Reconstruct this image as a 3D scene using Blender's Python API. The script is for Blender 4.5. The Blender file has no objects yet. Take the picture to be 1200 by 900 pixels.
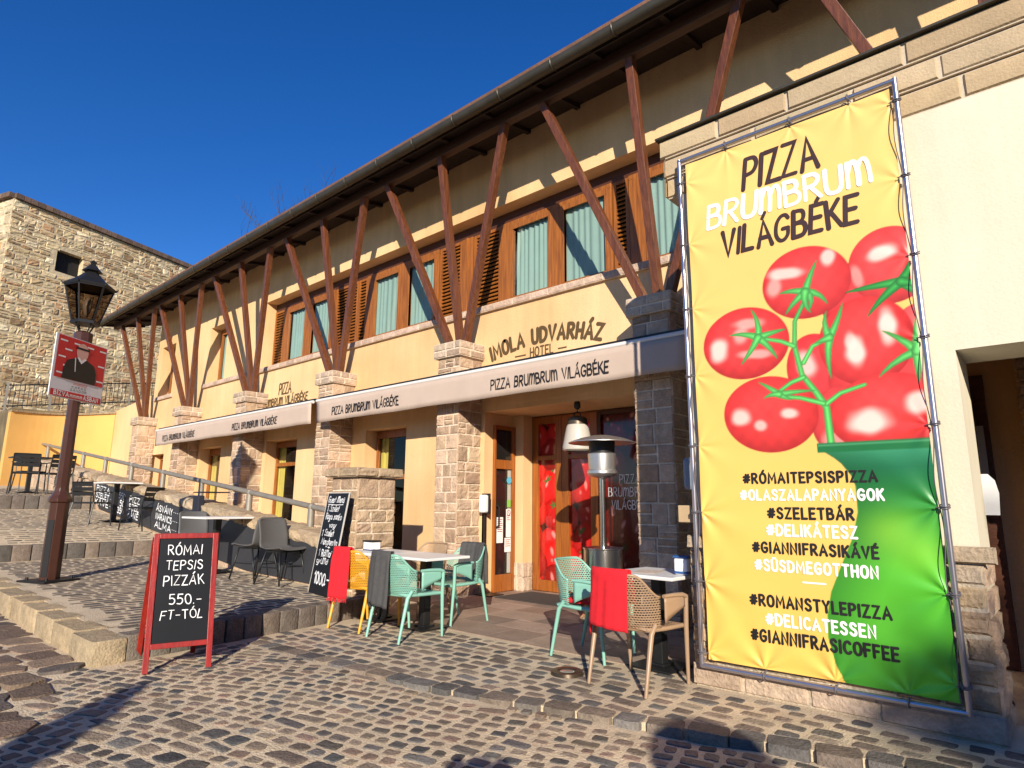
import bpy, bmesh, math, random
import numpy as np
from mathutils import Vector, Matrix
C = bpy.context.scene.collection
SC = bpy.context.scene

# ------------------------------------------------------------------ camera, sky, sun, exposure
CAM_H = 1.3
R = [[0.746722, 0.665088, 0.008045], [-0.118935, 0.145414, -0.982196], [-0.654417, 0.73247, 0.187686]]
cam = bpy.data.cameras.new('camera')
cam.sensor_width = 36.0
cam.lens = 735.51 / 1200 * 36
cam.clip_start = 0.05
cam.clip_end = 2000
camo = bpy.data.objects.new('camera', cam)
C.objects.link(camo)
Mx = Matrix(((R[0][0], -R[1][0], -R[2][0]), (R[0][1], -R[1][1], -R[2][1]), (R[0][2], -R[1][2], -R[2][2]))).to_4x4()
Mx.translation = (0, 0, CAM_H)
camo.matrix_world = Mx
SC.camera = camo
SUN_DIR = Vector((-0.623, 0.704, -0.362)).normalized()      # the way the light travels
SUN_EL = math.asin(-SUN_DIR.z)
SUN_AZ = math.atan2(-SUN_DIR.x, -SUN_DIR.y)
w = bpy.data.worlds.new('World')
SC.world = w
w.use_nodes = True
nt = w.node_tree
sky = nt.nodes.new('ShaderNodeTexSky')
sky.sky_type = 'NISHITA'
sky.sun_disc = False
sky.sun_elevation = SUN_EL
sky.sun_rotation = SUN_AZ
sky.altitude = 900
sky.air_density = 1.0
sky.dust_density = 0.15
sky.ozone_density = 4.0
bg = nt.nodes['Background']
hs = nt.nodes.new('ShaderNodeHueSaturation'); hs.inputs['Saturation'].default_value = 1.27; hs.inputs['Hue'].default_value = .514; hs.inputs['Value'].default_value = 1.4
nt.links.new(sky.outputs[0], hs.inputs['Color']); nt.links.new(hs.outputs[0], bg.inputs[0])
bg.inputs[1].default_value = 0.08
sl = bpy.data.lights.new('sun', 'SUN')
sl.energy = 5.0
sl.angle = math.radians(0.5)
sl.color = (1.0, 0.905, 0.77)
so = bpy.data.objects.new('sun', sl)
C.objects.link(so)
so.rotation_euler = SUN_DIR.to_track_quat('-Z', 'Y').to_euler()
SC.view_settings.view_transform = 'Standard'
SC.view_settings.look = 'None'
SC.view_settings.exposure = 0.42
SC.view_settings.gamma = 1.0
SC.view_settings.use_curve_mapping = False
SC.cycles.max_bounces = 6
SC.cycles.transparent_max_bounces = 12

# ------------------------------------------------------------------ helpers
def lin(r, g, b):
    f = lambda c: c / 12.92 if c <= 0.04045 else ((c + 0.055) / 1.055) ** 2.4
    return (f(r / 255), f(g / 255), f(b / 255))

def V3(a): return Vector(a)

class MB:
    def __init__(s): s.v = []; s.f = []; s.c = []; s.uv = []; s.col = None
    def face(s, idx, col=None):
        s.f.append(tuple(idx)); s.c.append(col or s.col or (1, 1, 1))
    def poly(s, pts, col=None):
        n = len(s.v); s.v += [tuple(p) for p in pts]; s.face(range(n, n + len(pts)), col)
    def obox(s, c, ax, ay, az, col=None):
        c, ax, ay, az = map(V3, (c, ax, ay, az)); n = len(s.v)
        for i in (-1, 1):
            for j in (-1, 1):
                for k in (-1, 1): s.v.append(tuple(c + ax * i + ay * j + az * k))
        for q in ((0, 1, 3, 2), (4, 6, 7, 5), (0, 4, 5, 1), (2, 3, 7, 6), (0, 2, 6, 4), (1, 5, 7, 3)):
            s.face([n + t for t in q], col)
    def box(s, x0, x1, y0, y1, z0, z1, col=None):
        s.obox(((x0 + x1) / 2, (y0 + y1) / 2, (z0 + z1) / 2), ((x1 - x0) / 2, 0, 0), (0, (y1 - y0) / 2, 0), (0, 0, (z1 - z0) / 2), col)
    def beam(s, p0, p1, w, h, up=(0, 0, 1), col=None):
        p0, p1 = V3(p0), V3(p1); d = (p1 - p0); u = V3(up)
        sx = d.cross(u)
        if sx.length < 1e-5: sx = d.cross(V3((0, 1, 0)))
        sx.normalize(); uz = sx.cross(d).normalized()
        s.obox((p0 + p1) / 2, d / 2, sx * w / 2, uz * h / 2, col)
    def tube(s, pts, r, n=8, closed=False, col=None):
        pts = [V3(p) for p in pts]; m = len(pts); n0 = len(s.v)
        ref = None
        for i, p in enumerate(pts):
            if closed: d = pts[(i + 1) % m] - pts[i - 1]
            else: d = pts[min(i + 1, m - 1)] - pts[max(i - 1, 0)]
            d.normalize()
            if ref is None: ref = V3((0, 0, 1)) if abs(d.z) < .9 else V3((1, 0, 0))
            a = d.cross(ref)
            if a.length < 1e-4: a = d.cross(V3((0.3, 1, 0.2)))
            a.normalize(); b = a.cross(d); ref = b.copy() if abs(b.dot(d)) < .1 else ref
            rr = r[i] if hasattr(r, '__len__') else r
            for k in range(n):
                t = 2 * math.pi * k / n
                s.v.append(tuple(p + a * math.cos(t) * rr + b * math.sin(t) * rr))
        for i in range(m if closed else m - 1):
            j = (i + 1) % m
            for k in range(n):
                l = (k + 1) % n
                s.face((n0 + i * n + k, n0 + i * n + l, n0 + j * n + l, n0 + j * n + k), col)
        if not closed:
            s.face([n0 + k for k in range(n)][::-1], col); s.face([n0 + (m - 1) * n + k for k in range(n)], col)
    def lathe(s, prof, c=(0, 0, 0), n=24, ph=0, col=None):
        n0 = len(s.v); m = len(prof)
        for r, z in prof:
            for k in range(n):
                t = 2 * math.pi * k / n + ph
                s.v.append((c[0] + r * math.cos(t), c[1] + r * math.sin(t), c[2] + z))
        for i in range(m - 1):
            for k in range(n):
                l = (k + 1) % n
                s.face((n0 + i * n + k, n0 + i * n + l, n0 + (i + 1) * n + l, n0 + (i + 1) * n + k), col)
        if prof[0][0] > 1e-4: s.face([n0 + k for k in range(n)][::-1], col)
        if prof[-1][0] > 1e-4: s.face([n0 + (m - 1) * n + k for k in range(n)], col)
    def grid(s, fn, nu, nv, col=None, uvs=False):
        n0 = len(s.v)
        for i in range(nu + 1):
            for j in range(nv + 1): s.v.append(tuple(fn(i / nu, j / nv)))
        for i in range(nu):
            for j in range(nv):
                a = n0 + i * (nv + 1) + j
                s.face((a, a + nv + 1, a + nv + 2, a + 1), col(i / nu, j / nv) if callable(col) else col)
    def build(s, name, mat, parent=None, smooth=False, bevel=0, solid=0, autos=None):
        me = bpy.data.meshes.new(name); me.from_pydata(s.v, [], s.f)
        if any(c != (1, 1, 1) for c in s.c):
            a = me.color_attributes.new('col', 'FLOAT_COLOR', 'CORNER')
            arr = np.ones((len(me.loops), 4), dtype=np.float32)
            tot = [len(f) for f in s.f]
            arr[:, :3] = np.repeat(np.array(s.c, dtype=np.float32), tot, axis=0)
            a.data.foreach_set('color', arr.ravel())
        if s.uv:
            ul = me.uv_layers.new(name='UVMap')
            li = np.empty(len(me.loops), dtype=np.int32); me.loops.foreach_get('vertex_index', li)
            ul.data.foreach_set('uv', np.array(s.uv, dtype=np.float32)[li].ravel())
        bm = bmesh.new(); bm.from_mesh(me); bmesh.ops.recalc_face_normals(bm, faces=bm.faces); bm.to_mesh(me); bm.free()
        if smooth: me.polygons.foreach_set('use_smooth', [True] * len(me.polygons))
        me.materials.append(mat)
        o = bpy.data.objects.new(name, me); C.objects.link(o)
        if parent is not None:
            o.parent = parent
            if parent.type == 'EMPTY': o.location = -parent.location
        if smooth and autos:
            me.set_sharp_from_angle(angle=math.radians(autos))
        if solid:
            m = o.modifiers.new('solid', 'SOLIDIFY'); m.thickness = solid; m.offset = 0
        if bevel:
            m = o.modifiers.new('bevel', 'BEVEL'); m.width = bevel; m.segments = 2; m.limit_method = 'ANGLE'; m.angle_limit = .7
        return o

def tag(o, label, cat, group=None, kind=None):
    if label: o['label'] = label
    if cat: o['category'] = cat
    if group: o['group'] = group
    if kind: o['kind'] = kind
    return o
def struct(o): o['kind'] = 'structure'; return o
def thing(name, label, cat, loc=(0, 0, 0), group=None):
    o = bpy.data.objects.new(name, None); o.empty_display_size = .2; C.objects.link(o); o.location = loc
    return tag(o, label, cat, group)
def copy_tree(root):
    r = root.copy(); C.objects.link(r)
    for ch in root.children:
        c = ch.copy(); C.objects.link(c); c.parent = r; c.matrix_parent_inverse = ch.matrix_parent_inverse.copy()
        for g in ch.children:
            d = g.copy(); C.objects.link(d); d.parent = c
    return r

# ------------------------------------------------------------------ materials
class NB:
    def __init__(s, name):
        s.m = bpy.data.materials.new(name); s.m.use_nodes = True; s.t = s.m.node_tree
        s.b = s.t.nodes['Principled BSDF']; s.out = s.t.nodes['Material Output']
    def n(s, t, **kw):
        x = s.t.nodes.new(t)
        for k, v in kw.items():
            if k in x.inputs: x.inputs[k].default_value = v
            else: setattr(x, k, v)
        return x
    def l(s, a, b): s.t.links.new(a, b)
def pm(name, base=(.5, .5, .5), rough=.6, metal=0., var=0., vscale=4., vstretch=(1, 1, 1), bump=0., bscale=30., attr=False, spec=.5, coat=0., fine=0., tint=None, tscale=1.5, streak=0.):
    k = NB(name); B = k.b
    B.inputs['Roughness'].default_value = rough; B.inputs['Metallic'].default_value = metal
    B.inputs['Specular IOR Level'].default_value = spec; B.inputs['Coat Weight'].default_value = coat
    tc = k.n('ShaderNodeTexCoord'); mp = k.n('ShaderNodeMapping'); mp.inputs['Scale'].default_value = vstretch
    k.l(tc.outputs['Object'], mp.inputs['Vector'])
    if attr: src = k.n('ShaderNodeVertexColor', layer_name='col').outputs['Color']
    else:
        rgb = k.n('ShaderNodeRGB'); rgb.outputs[0].default_value = (*base, 1); src = rgb.outputs[0]
    if tint:
        nz = k.n('ShaderNodeTexNoise', Scale=tscale, Detail=4.); k.l(mp.outputs[0], nz.inputs['Vector'])
        rp = k.n('ShaderNodeMapRange'); rp.inputs[1].default_value = .42; rp.inputs[2].default_value = .68
        k.l(nz.outputs['Fac'], rp.inputs[0])
        mx = k.n('ShaderNodeMix', data_type='RGBA', blend_type='MIX'); k.l(rp.outputs[0], mx.inputs['Factor'])
        k.l(src, mx.inputs['A']); mx.inputs['B'].default_value = (*tint, 1); src = mx.outputs['Result']
    for amt, sc in ((var, vscale), (fine, bscale)):
        if amt:
            nz = k.n('ShaderNodeTexNoise', Scale=sc, Detail=6., Roughness=.6); k.l(mp.outputs[0], nz.inputs['Vector'])
            rp = k.n('ShaderNodeMapRange'); rp.inputs[1].default_value = .25; rp.inputs[2].default_value = .75
            rp.inputs[3].default_value = 1 - amt; rp.inputs[4].default_value = 1 + amt; k.l(nz.outputs['Fac'], rp.inputs[0])
            mx = k.n('ShaderNodeMix', data_type='RGBA', blend_type='MULTIPLY'); mx.inputs['Factor'].default_value = 1
            k.l(src, mx.inputs['A']); k.l(rp.outputs[0], mx.inputs['B']); src = mx.outputs['Result']
    if streak:                                            # faint vertical run-off stains
        m2 = k.n('ShaderNodeMapping'); m2.inputs['Scale'].default_value = (5, 5, .45); k.l(tc.outputs['Object'], m2.inputs['Vector'])
        nz = k.n('ShaderNodeTexNoise', Scale=1., Detail=5., Roughness=.7); k.l(m2.outputs[0], nz.inputs['Vector'])
        rp = k.n('ShaderNodeMapRange'); rp.inputs[1].default_value = .35; rp.inputs[2].default_value = .7; rp.inputs[3].default_value = 1 + streak * .3; rp.inputs[4].default_value = 1 - streak * 1.6; k.l(nz.outputs['Fac'], rp.inputs[0])
        mx = k.n('ShaderNodeMix', data_type='RGBA', blend_type='MULTIPLY'); mx.inputs['Factor'].default_value = 1
        k.l(src, mx.inputs['A']); k.l(rp.outputs[0], mx.inputs['B']); src = mx.outputs['Result']
    k.l(src, B.inputs['Base Color'])
    if bump:
        nz = k.n('ShaderNodeTexNoise', Scale=bscale, Detail=5.); k.l(mp.outputs[0], nz.inputs['Vector'])
        bp = k.n('ShaderNodeBump', Strength=bump, Distance=.02); k.l(nz.outputs['Fac'], bp.inputs['Height']); k.l(bp.outputs[0], B.inputs['Normal'])
    return k.m
def wood_mat(name, base, dark, axis=2, rough=.45, scale=1.):
    k = NB(name); tc = k.n('ShaderNodeTexCoord'); mp = k.n('ShaderNodeMapping')
    s = [14 * scale] * 3; s[axis] = .8 * scale; mp.inputs['Scale'].default_value = s
    k.l(tc.outputs['Object'], mp.inputs['Vector'])
    nz = k.n('ShaderNodeTexNoise', Scale=2.2, Detail=8., Roughness=.65, Distortion=.6); k.l(mp.outputs[0], nz.inputs['Vector'])
    cr = k.n('ShaderNodeValToRGB'); cr.color_ramp.elements[0].position = .3; cr.color_ramp.elements[0].color = (*dark, 1)
    cr.color_ramp.elements[1].position = .68; cr.color_ramp.elements[1].color = (*base, 1)
    k.l(nz.outputs['Fac'], cr.inputs[0]); k.l(cr.outputs[0], k.b.inputs['Base Color'])
    bp = k.n('ShaderNodeBump', Strength=.25, Distance=.01); k.l(nz.outputs['Fac'], bp.inputs['Height']); k.l(bp.outputs[0], k.b.inputs['Normal'])
    k.b.inputs['Roughness'].default_value = rough
    return k.m
def glass_mat(name, tint=(.9, .95, .95), refl=.05, blend=.07):
    k = NB(name); k.t.nodes.remove(k.b)
    tr = k.n('ShaderNodeBsdfTransparent'); tr.inputs[0].default_value = (*tint, 1)
    gl = k.n('ShaderNodeBsdfGlossy'); gl.inputs['Roughness'].default_value = .02
    lw = k.n('ShaderNodeLayerWeight', Blend=blend); ad = k.n('ShaderNodeMath', operation='ADD'); ad.inputs[1].default_value = refl; ad.use_clamp = True
    k.l(lw.outputs['Fresnel'], ad.inputs[0])
    mx = k.n('ShaderNodeMixShader'); k.l(ad.outputs[0], mx.inputs[0]); k.l(tr.outputs[0], mx.inputs[1]); k.l(gl.outputs[0], mx.inputs[2])
    k.l(mx.outputs[0], k.out.inputs[0]); return k.m
def perf_mat(name, base, pitch=.027, frac=.40):
    # plastic with rows of small through-holes laid out on the UV map (metres)
    k = NB(name); k.b.inputs['Base Color'].default_value = (*base, 1); k.b.inputs['Roughness'].default_value = .42
    uv = k.n('ShaderNodeUVMap'); sp = k.n('ShaderNodeSeparateXYZ'); k.l(uv.outputs[0], sp.inputs[0])
    def m(op, a, b=None):
        x = k.n('ShaderNodeMath', operation=op)
        for i, q in enumerate((a, b)):
            if q is None: continue
            if isinstance(q, (int, float)): x.inputs[i].default_value = q
            else: k.l(q, x.inputs[i])
        return x.outputs[0]
    v = m('DIVIDE', sp.outputs[1], pitch * .62); row = m('FLOOR', v)
    u = m('ADD', m('DIVIDE', sp.outputs[0], pitch), m('MULTIPLY', m('MODULO', row, 2.), .5))
    fu = m('ABSOLUTE', m('SUBTRACT', m('FRACT', u), .5)); fv = m('ABSOLUTE', m('SUBTRACT', m('FRACT', v), .5))
    hole = m('MULTIPLY', m('LESS_THAN', fu, frac), m('LESS_THAN', fv, .33))
    tr = k.n('ShaderNodeBsdfTransparent'); mx = k.n('ShaderNodeMixShader')
    k.l(hole, mx.inputs[0]); k.l(k.b.outputs[0], mx.inputs[1]); k.l(tr.outputs[0], mx.inputs[2]); k.l(mx.outputs[0], k.out.inputs[0])
    return k.m

M = {}
M['plaster'] = pm('yellow_plaster', (.82, .555, .285), .85, var=.05, vscale=1.3, bump=.35, bscale=90, fine=.05, tint=(.70, .44, .20), tscale=.5, streak=.07)
M['plaster_orange'] = pm('ochre_plaster', (.72, .42, .12), .85, var=.09, vscale=1.0, bump=.25, bscale=100)
M['cream'] = pm('cream_plaster', (.74, .67, .50), .85, var=.05, vscale=1.0, bump=.12, bscale=70, fine=.04, tint=(.66, .58, .42), tscale=.8, streak=.05)
M['stone'] = pm('rough_stone', attr=True, rough=.85, var=.25, vscale=9, bump=.8, bscale=38, fine=.16)
M['rubble'] = pm('rubble_stone', attr=True, rough=.9, var=.3, vscale=2.2, bump=.9, bscale=9, fine=.22)
M['block'] = pm('dressed_stone', attr=True, rough=.8, var=.12, vscale=5, bump=.25, bscale=60, fine=.07)
M['street_far'] = pm('low_bounce_street', (.20, .165, .125), .9, var=.25, vscale=2, bump=.6, bscale=8)  # averaged cobble tone for the outer ground, darkened to bounce less light
M['cobble'] = pm('cobble_stone', attr=True, rough=.82, var=.3, vscale=11, bump=.7, bscale=55, fine=.24, spec=.2)
M['mortar'] = pm('sandy_joint', (.60, .48, .32), .95, var=.25, vscale=3, bump=.7, bscale=70, fine=.2)
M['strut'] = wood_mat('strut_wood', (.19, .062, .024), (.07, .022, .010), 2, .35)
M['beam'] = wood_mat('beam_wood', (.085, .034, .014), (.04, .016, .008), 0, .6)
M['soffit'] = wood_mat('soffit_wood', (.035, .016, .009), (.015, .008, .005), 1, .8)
M['frame'] = wood_mat('frame_wood', (.40, .135, .022), (.17, .052, .012), 2, .4)
M['darkframe'] = wood_mat('dark_frame_wood', (.10, .032, .012), (.05, .017, .008), 0, .5)
M['door'] = wood_mat('door_wood', (.42, .13, .022), (.19, .055, .012), 2, .3)
M['gutter'] = pm('gutter_metal', (.085, .075, .055), .5, .6, var=.2, vscale=6)
M['tile'] = pm('roof_tile', (.16, .075, .04), .8, var=.3, vscale=5, bump=.5)
M['glass'] = glass_mat('window_glass')
M['darkglass'] = glass_mat('tinted_glass', (.75, .75, .72), .05)
M['curtain'] = pm('teal_curtain', (.26, .36, .31), .9, var=.06)
M['curtain_y'] = pm('yellow_curtain', (.55, .42, .08), .9, var=.1)
M['dark'] = pm('dark_interior', (.012, .010, .009), .9)
M['black'] = pm('black_metal', (.012, .012, .012), .45)
M['blackplastic'] = pm('black_plastic', (.015, .015, .016), .4)
M['iron'] = pm('black_iron', (.016, .015, .015), .5, .3)
M['rail'] = pm('galvanised_rail', (.30, .27, .22), .55, .4, var=.15, vscale=8)
M['steel'] = pm('steel_pipe', (.55, .52, .56), .28, .9, var=.08, vscale=20)
M['inox'] = pm('stainless_steel', (.62, .60, .56), .2, 1.0, var=.06, vscale=3)
M['hoodalu'] = pm('aluminium_hood', (.75, .73, .70), .35, .9)
M['white'] = pm('white_plastic', (.80, .80, .78), .4)
M['tabletop'] = pm('white_tabletop', (.78, .76, .72), .35, var=.03)
M['paper'] = pm('white_paper', (.80, .79, .76), .8)
M['red_blanket'] = pm('red_fleece', (.72, .012, .022), .95, var=.12, vscale=30, bump=.35, bscale=220)
M['grey_blanket'] = pm('grey_fleece', (.075, .073, .070), .95, var=.2, vscale=30, bump=.5, bscale=200)
M['redwood'] = wood_mat('red_painted_wood', (.36, .022, .012), (.20, .012, .008), 2, .35)
M['board'] = pm('chalkboard', (.008, .0085, .010), .45, var=.25, vscale=3, spec=.25)
M['boardgrey'] = pm('grey_menu_panel', (.035, .036, .040), .5, var=.15, vscale=2)
M['chalk'] = pm('chalk_white', (.82, .83, .82), .9)
M['brownpost'] = pm('brown_painted_steel', (.055, .019, .010), .35, var=.15, vscale=5)
M['brownletter'] = pm('brown_lettering', (.10, .058, .018), .7)
M['inkblack'] = pm('black_print', (.012, .010, .010), .6)
M['inkbrown'] = pm('dark_brown_print', (.045, .020, .018), .6)
M['inkwhite'] = pm('white_print', (.86, .84, .78), .6)
M['awning'] = pm('awning_fabric', (.52, .405, .32), .85, var=.05, vscale=3, bump=.15, bscale=150)
M['awningbar'] = pm('awning_bar', (.75, .72, .66), .4)
M['slab'] = pm('slab_stone', attr=True, rough=.7, var=.25, vscale=3, bump=.3, bscale=25, fine=.1)
M['mint'] = pm('mint_plastic', (.235, .49, .385), .4); M['mint_p'] = perf_mat('mint_perforated', (.235, .49, .385))
M['mustard'] = pm('mustard_plastic', (.72, .36, .025), .4); M['mustard_p'] = perf_mat('mustard_perforated', (.72, .36, .025))
M['taupe'] = pm('taupe_plastic', (.34, .225, .135), .4); M['taupe_p'] = perf_mat('taupe_perforated', (.34, .225, .135))
M['shell'] = pm('grey_shell', (.10, .098, .095), .5)
M['print'] = pm('printed_film', attr=True, rough=.45)
M['banner'] = pm('banner_vinyl', attr=True, rough=.42, bump=.05, bscale=8)
M['film'] = pm('printed_glass_film', attr=True, rough=.12, coat=.4)
M['bark'] = pm('bark', (.06, .045, .035), .9)
M['glow'] = pm('opal_shade', (.50, .46, .40), .4)
M['lamp_glass'] = glass_mat('lantern_glass', (.40, .33, .27), .0, .02)

# ------------------------------------------------------------------ stone builders
rng = random.Random(7)
SAND = [(0.497, 0.345, 0.226), (0.452, 0.311, 0.198), (0.531, 0.384, 0.254), (0.418, 0.288, 0.186), (0.486, 0.339, 0.226), (0.542, 0.39, 0.266), (0.384, 0.26, 0.169)]
PALE = [(.50, .385, .27), (.46, .34, .235), (.40, .29, .20), (.54, .42, .30), (.43, .325, .24)]
RUB = [(0.708, 0.555, 0.319), (0.555, 0.401, 0.212), (0.425, 0.283, 0.142), (0.779, 0.637, 0.401), (0.33, 0.212, 0.106), (0.649, 0.496, 0.271), (0.507, 0.354, 0.183), (0.614, 0.472, 0.271), (0.496, 0.295, 0.147)]
SLATE = [(.16, .135, .105), (.13, .11, .09), (.20, .17, .13), (.18, .15, .115)]
def vary(c, a=.1): k = 1 + rng.uniform(-a, a); return (c[0] * k, c[1] * k * (1 + rng.uniform(-.02, .02)), c[2] * k)
def ashlar(mb, O, U, V, wd, ht, rows=(.10, .2), blk=(.14, .34), gap=.012, depth=.02, rough=.006, jit=0., pal=SAND, skip=None, small=.0):
    O, U, V = V3(O), V3(U), V3(V); N = U.cross(V).normalized()
    z = 0.
    while z < ht - .02:
        rh = rng.uniform(*rows)
        if ht - (z + rh) < rows[0] * .7: rh = ht - z
        x = 0.
        while x < wd - .01:
            bw = rng.uniform(*blk)
            if wd - (x + bw) < blk[0] * .6: bw = wd - x
            if not (skip and skip(x + bw / 2, z + rh / 2)):
                parts = [(x, z, bw, rh)]
                if small and rng.random() < small and rh > .12: parts = [(x, z, bw, rh * .5), (x, z + rh * .5, bw, rh * .5)]
                for (px, pz, pw, ph) in parts:
                    g = gap / 2; col = vary(rng.choice(pal), .14)
                    q = [(px + g, pz + g), (px + pw - g, pz + g), (px + pw - g, pz + ph - g), (px + g, pz + ph - g)]
                    if jit: q = [(a + rng.uniform(-jit, jit), b + rng.uniform(-jit, jit)) for a, b in q]
                    n0 = len(mb.v); n = 4; ins = min(.012, pw * .1, ph * .1) if not jit else min(.03, pw * .14, ph * .14)
                    dp = depth * rng.uniform(.75, 1.25)
                    for a, b in q: mb.v.append(tuple(O + U * a + V * b - N * .004))
                    for j in range(n):
                        for i in range(n):
                            s_, t_ = i / (n - 1), j / (n - 1)
                            a = (q[0][0] * (1 - s_) + q[1][0] * s_) * (1 - t_) + (q[3][0] * (1 - s_) + q[2][0] * s_) * t_
                            b = (q[0][1] * (1 - s_) + q[1][1] * s_) * (1 - t_) + (q[3][1] * (1 - s_) + q[2][1] * s_) * t_
                            a += ins * (1 if i == 0 else -1 if i == n - 1 else 0); b += ins * (1 if j == 0 else -1 if j == n - 1 else 0)
                            edge = i in (0, n - 1) or j in (0, n - 1)
                            d = dp * (.8 if edge else 1) + rng.uniform(-rough, rough)
                            mb.v.append(tuple(O + U * a + V * b + N * d))
                    g0 = n0 + 4
                    for j in range(n - 1):
                        for i in range(n - 1): mb.face((g0 + j * n + i, g0 + j * n + i + 1, g0 + (j + 1) * n + i + 1, g0 + (j + 1) * n + i), col)
                    bot = [g0 + i for i in range(n)]; top = [g0 + (n - 1) * n + i for i in range(n)]
                    lf = [g0 + j * n for j in range(n)]; rt = [g0 + j * n + n - 1 for j in range(n)]
                    mb.face([n0, n0 + 1] + bot[::-1], col); mb.face([n0 + 1, n0 + 2] + rt[::-1], col)
                    mb.face([n0 + 2, n0 + 3] + top, col); mb.face([n0 + 3, n0] + lf, col)
            x += bw
        z += rh
def holed(mb, O, U, V, wd, ht, holes, depth, col=None):
    """A wall face with rectangular openings (u0,u1,v0,v1) and their reveals."""
    O, U, V = V3(O), V3(U), V3(V); N = U.cross(V).normalized()
    us = sorted({0, wd, *[h[0] for h in holes], *[h[1] for h in holes]}); vs = sorted({0, ht, *[h[2] for h in holes], *[h[3] for h in holes]})
    P = lambda u, v, d=0: O + U * u + V * v - N * d
    for i in range(len(us) - 1):
        for j in range(len(vs) - 1):
            cu, cv = (us[i] + us[i + 1]) / 2, (vs[j] + vs[j + 1]) / 2
            if any(h[0] < cu < h[1] and h[2] < cv < h[3] for h in holes): continue
            for d in (0, depth):
                mb.poly([P(us[i], vs[j], d), P(us[i + 1], vs[j], d), P(us[i + 1], vs[j + 1], d), P(us[i], vs[j + 1], d)], col)
    for a, b, c, d in holes:
        for (p, q) in (((a, c), (b, c)), ((b, c), (b, d)), ((b, d), (a, d)), ((a, d), (a, c))):
            mb.poly([P(*p), P(*q), P(*q, depth), P(*p, depth)], col)
    for (p, q) in (((0, 0), (wd, 0)), ((wd, 0), (wd, ht)), ((wd, ht), (0, ht)), ((0, ht), (0, 0))):
        mb.poly([P(*p), P(*q), P(*q, depth), P(*p, depth)], col)
def cobble(mb, cx, cy, a, b, ang, zf, h, col, jit=.08, skirt=.03, n=10, ex=3.2, tilt=0.):
    ca, sa = math.cos(ang), math.sin(ang); n0 = len(mb.v); R_ = []
    ch = min(a, b) * (.30 if ex < 4 else .18); mm = min(a, b) * jit
    for sx_, sy_ in ((1, 1), (-1, 1), (-1, -1), (1, -1)):
        jx, jy = rng.uniform(-mm, mm * .6), rng.uniform(-mm, mm * .6)
        c1, c2 = (sx_ * (a + jx), sy_ * (b + jy - ch)), (sx_ * (a + jx - ch), sy_ * (b + jy)); cm_ = (sx_ * (a + jx - ch * .3), sy_ * (b + jy - ch * .3))
        R_ += [c1, cm_, c2] if sx_ * sy_ > 0 else [c2, cm_, c1]
        R_.append((0, sy_ * (b + rng.uniform(-mm, mm) * .6)) if sx_ * sy_ > 0 else (sx_ * (a + rng.uniform(-mm, mm) * .6), 0))
    n = len(R_)
    tx, ty = rng.uniform(-tilt, tilt), rng.uniform(-tilt, tilt)
    for sc, dz in ((1., -skirt), (1., h * .35), (.94 if ex < 4 else .975, h * .95), (.62 if ex < 4 else .8, h * 1.03)):
        for x, y in R_:
            x2, y2 = x * sc, y * sc
            mb.v.append((cx + x2 * ca - y2 * sa, cy + x2 * sa + y2 * ca, zf + dz + (tx * x2 + ty * y2 + rng.uniform(-.16, .16) * h if dz > 0 else 0)))
    mb.v.append((cx, cy, zf + h * 1.05 + rng.uniform(-.2, .2) * h))
    for r in range(3):
        for k in range(n):
            l = (k + 1) % n; mb.face((n0 + r * n + k, n0 + r * n + l, n0 + (r + 1) * n + l, n0 + (r + 1) * n + k), col)
    for k in range(n): mb.face((n0 + 3 * n + k, n0 + 3 * n + (k + 1) % n, n0 + 4 * n), col)
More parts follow.
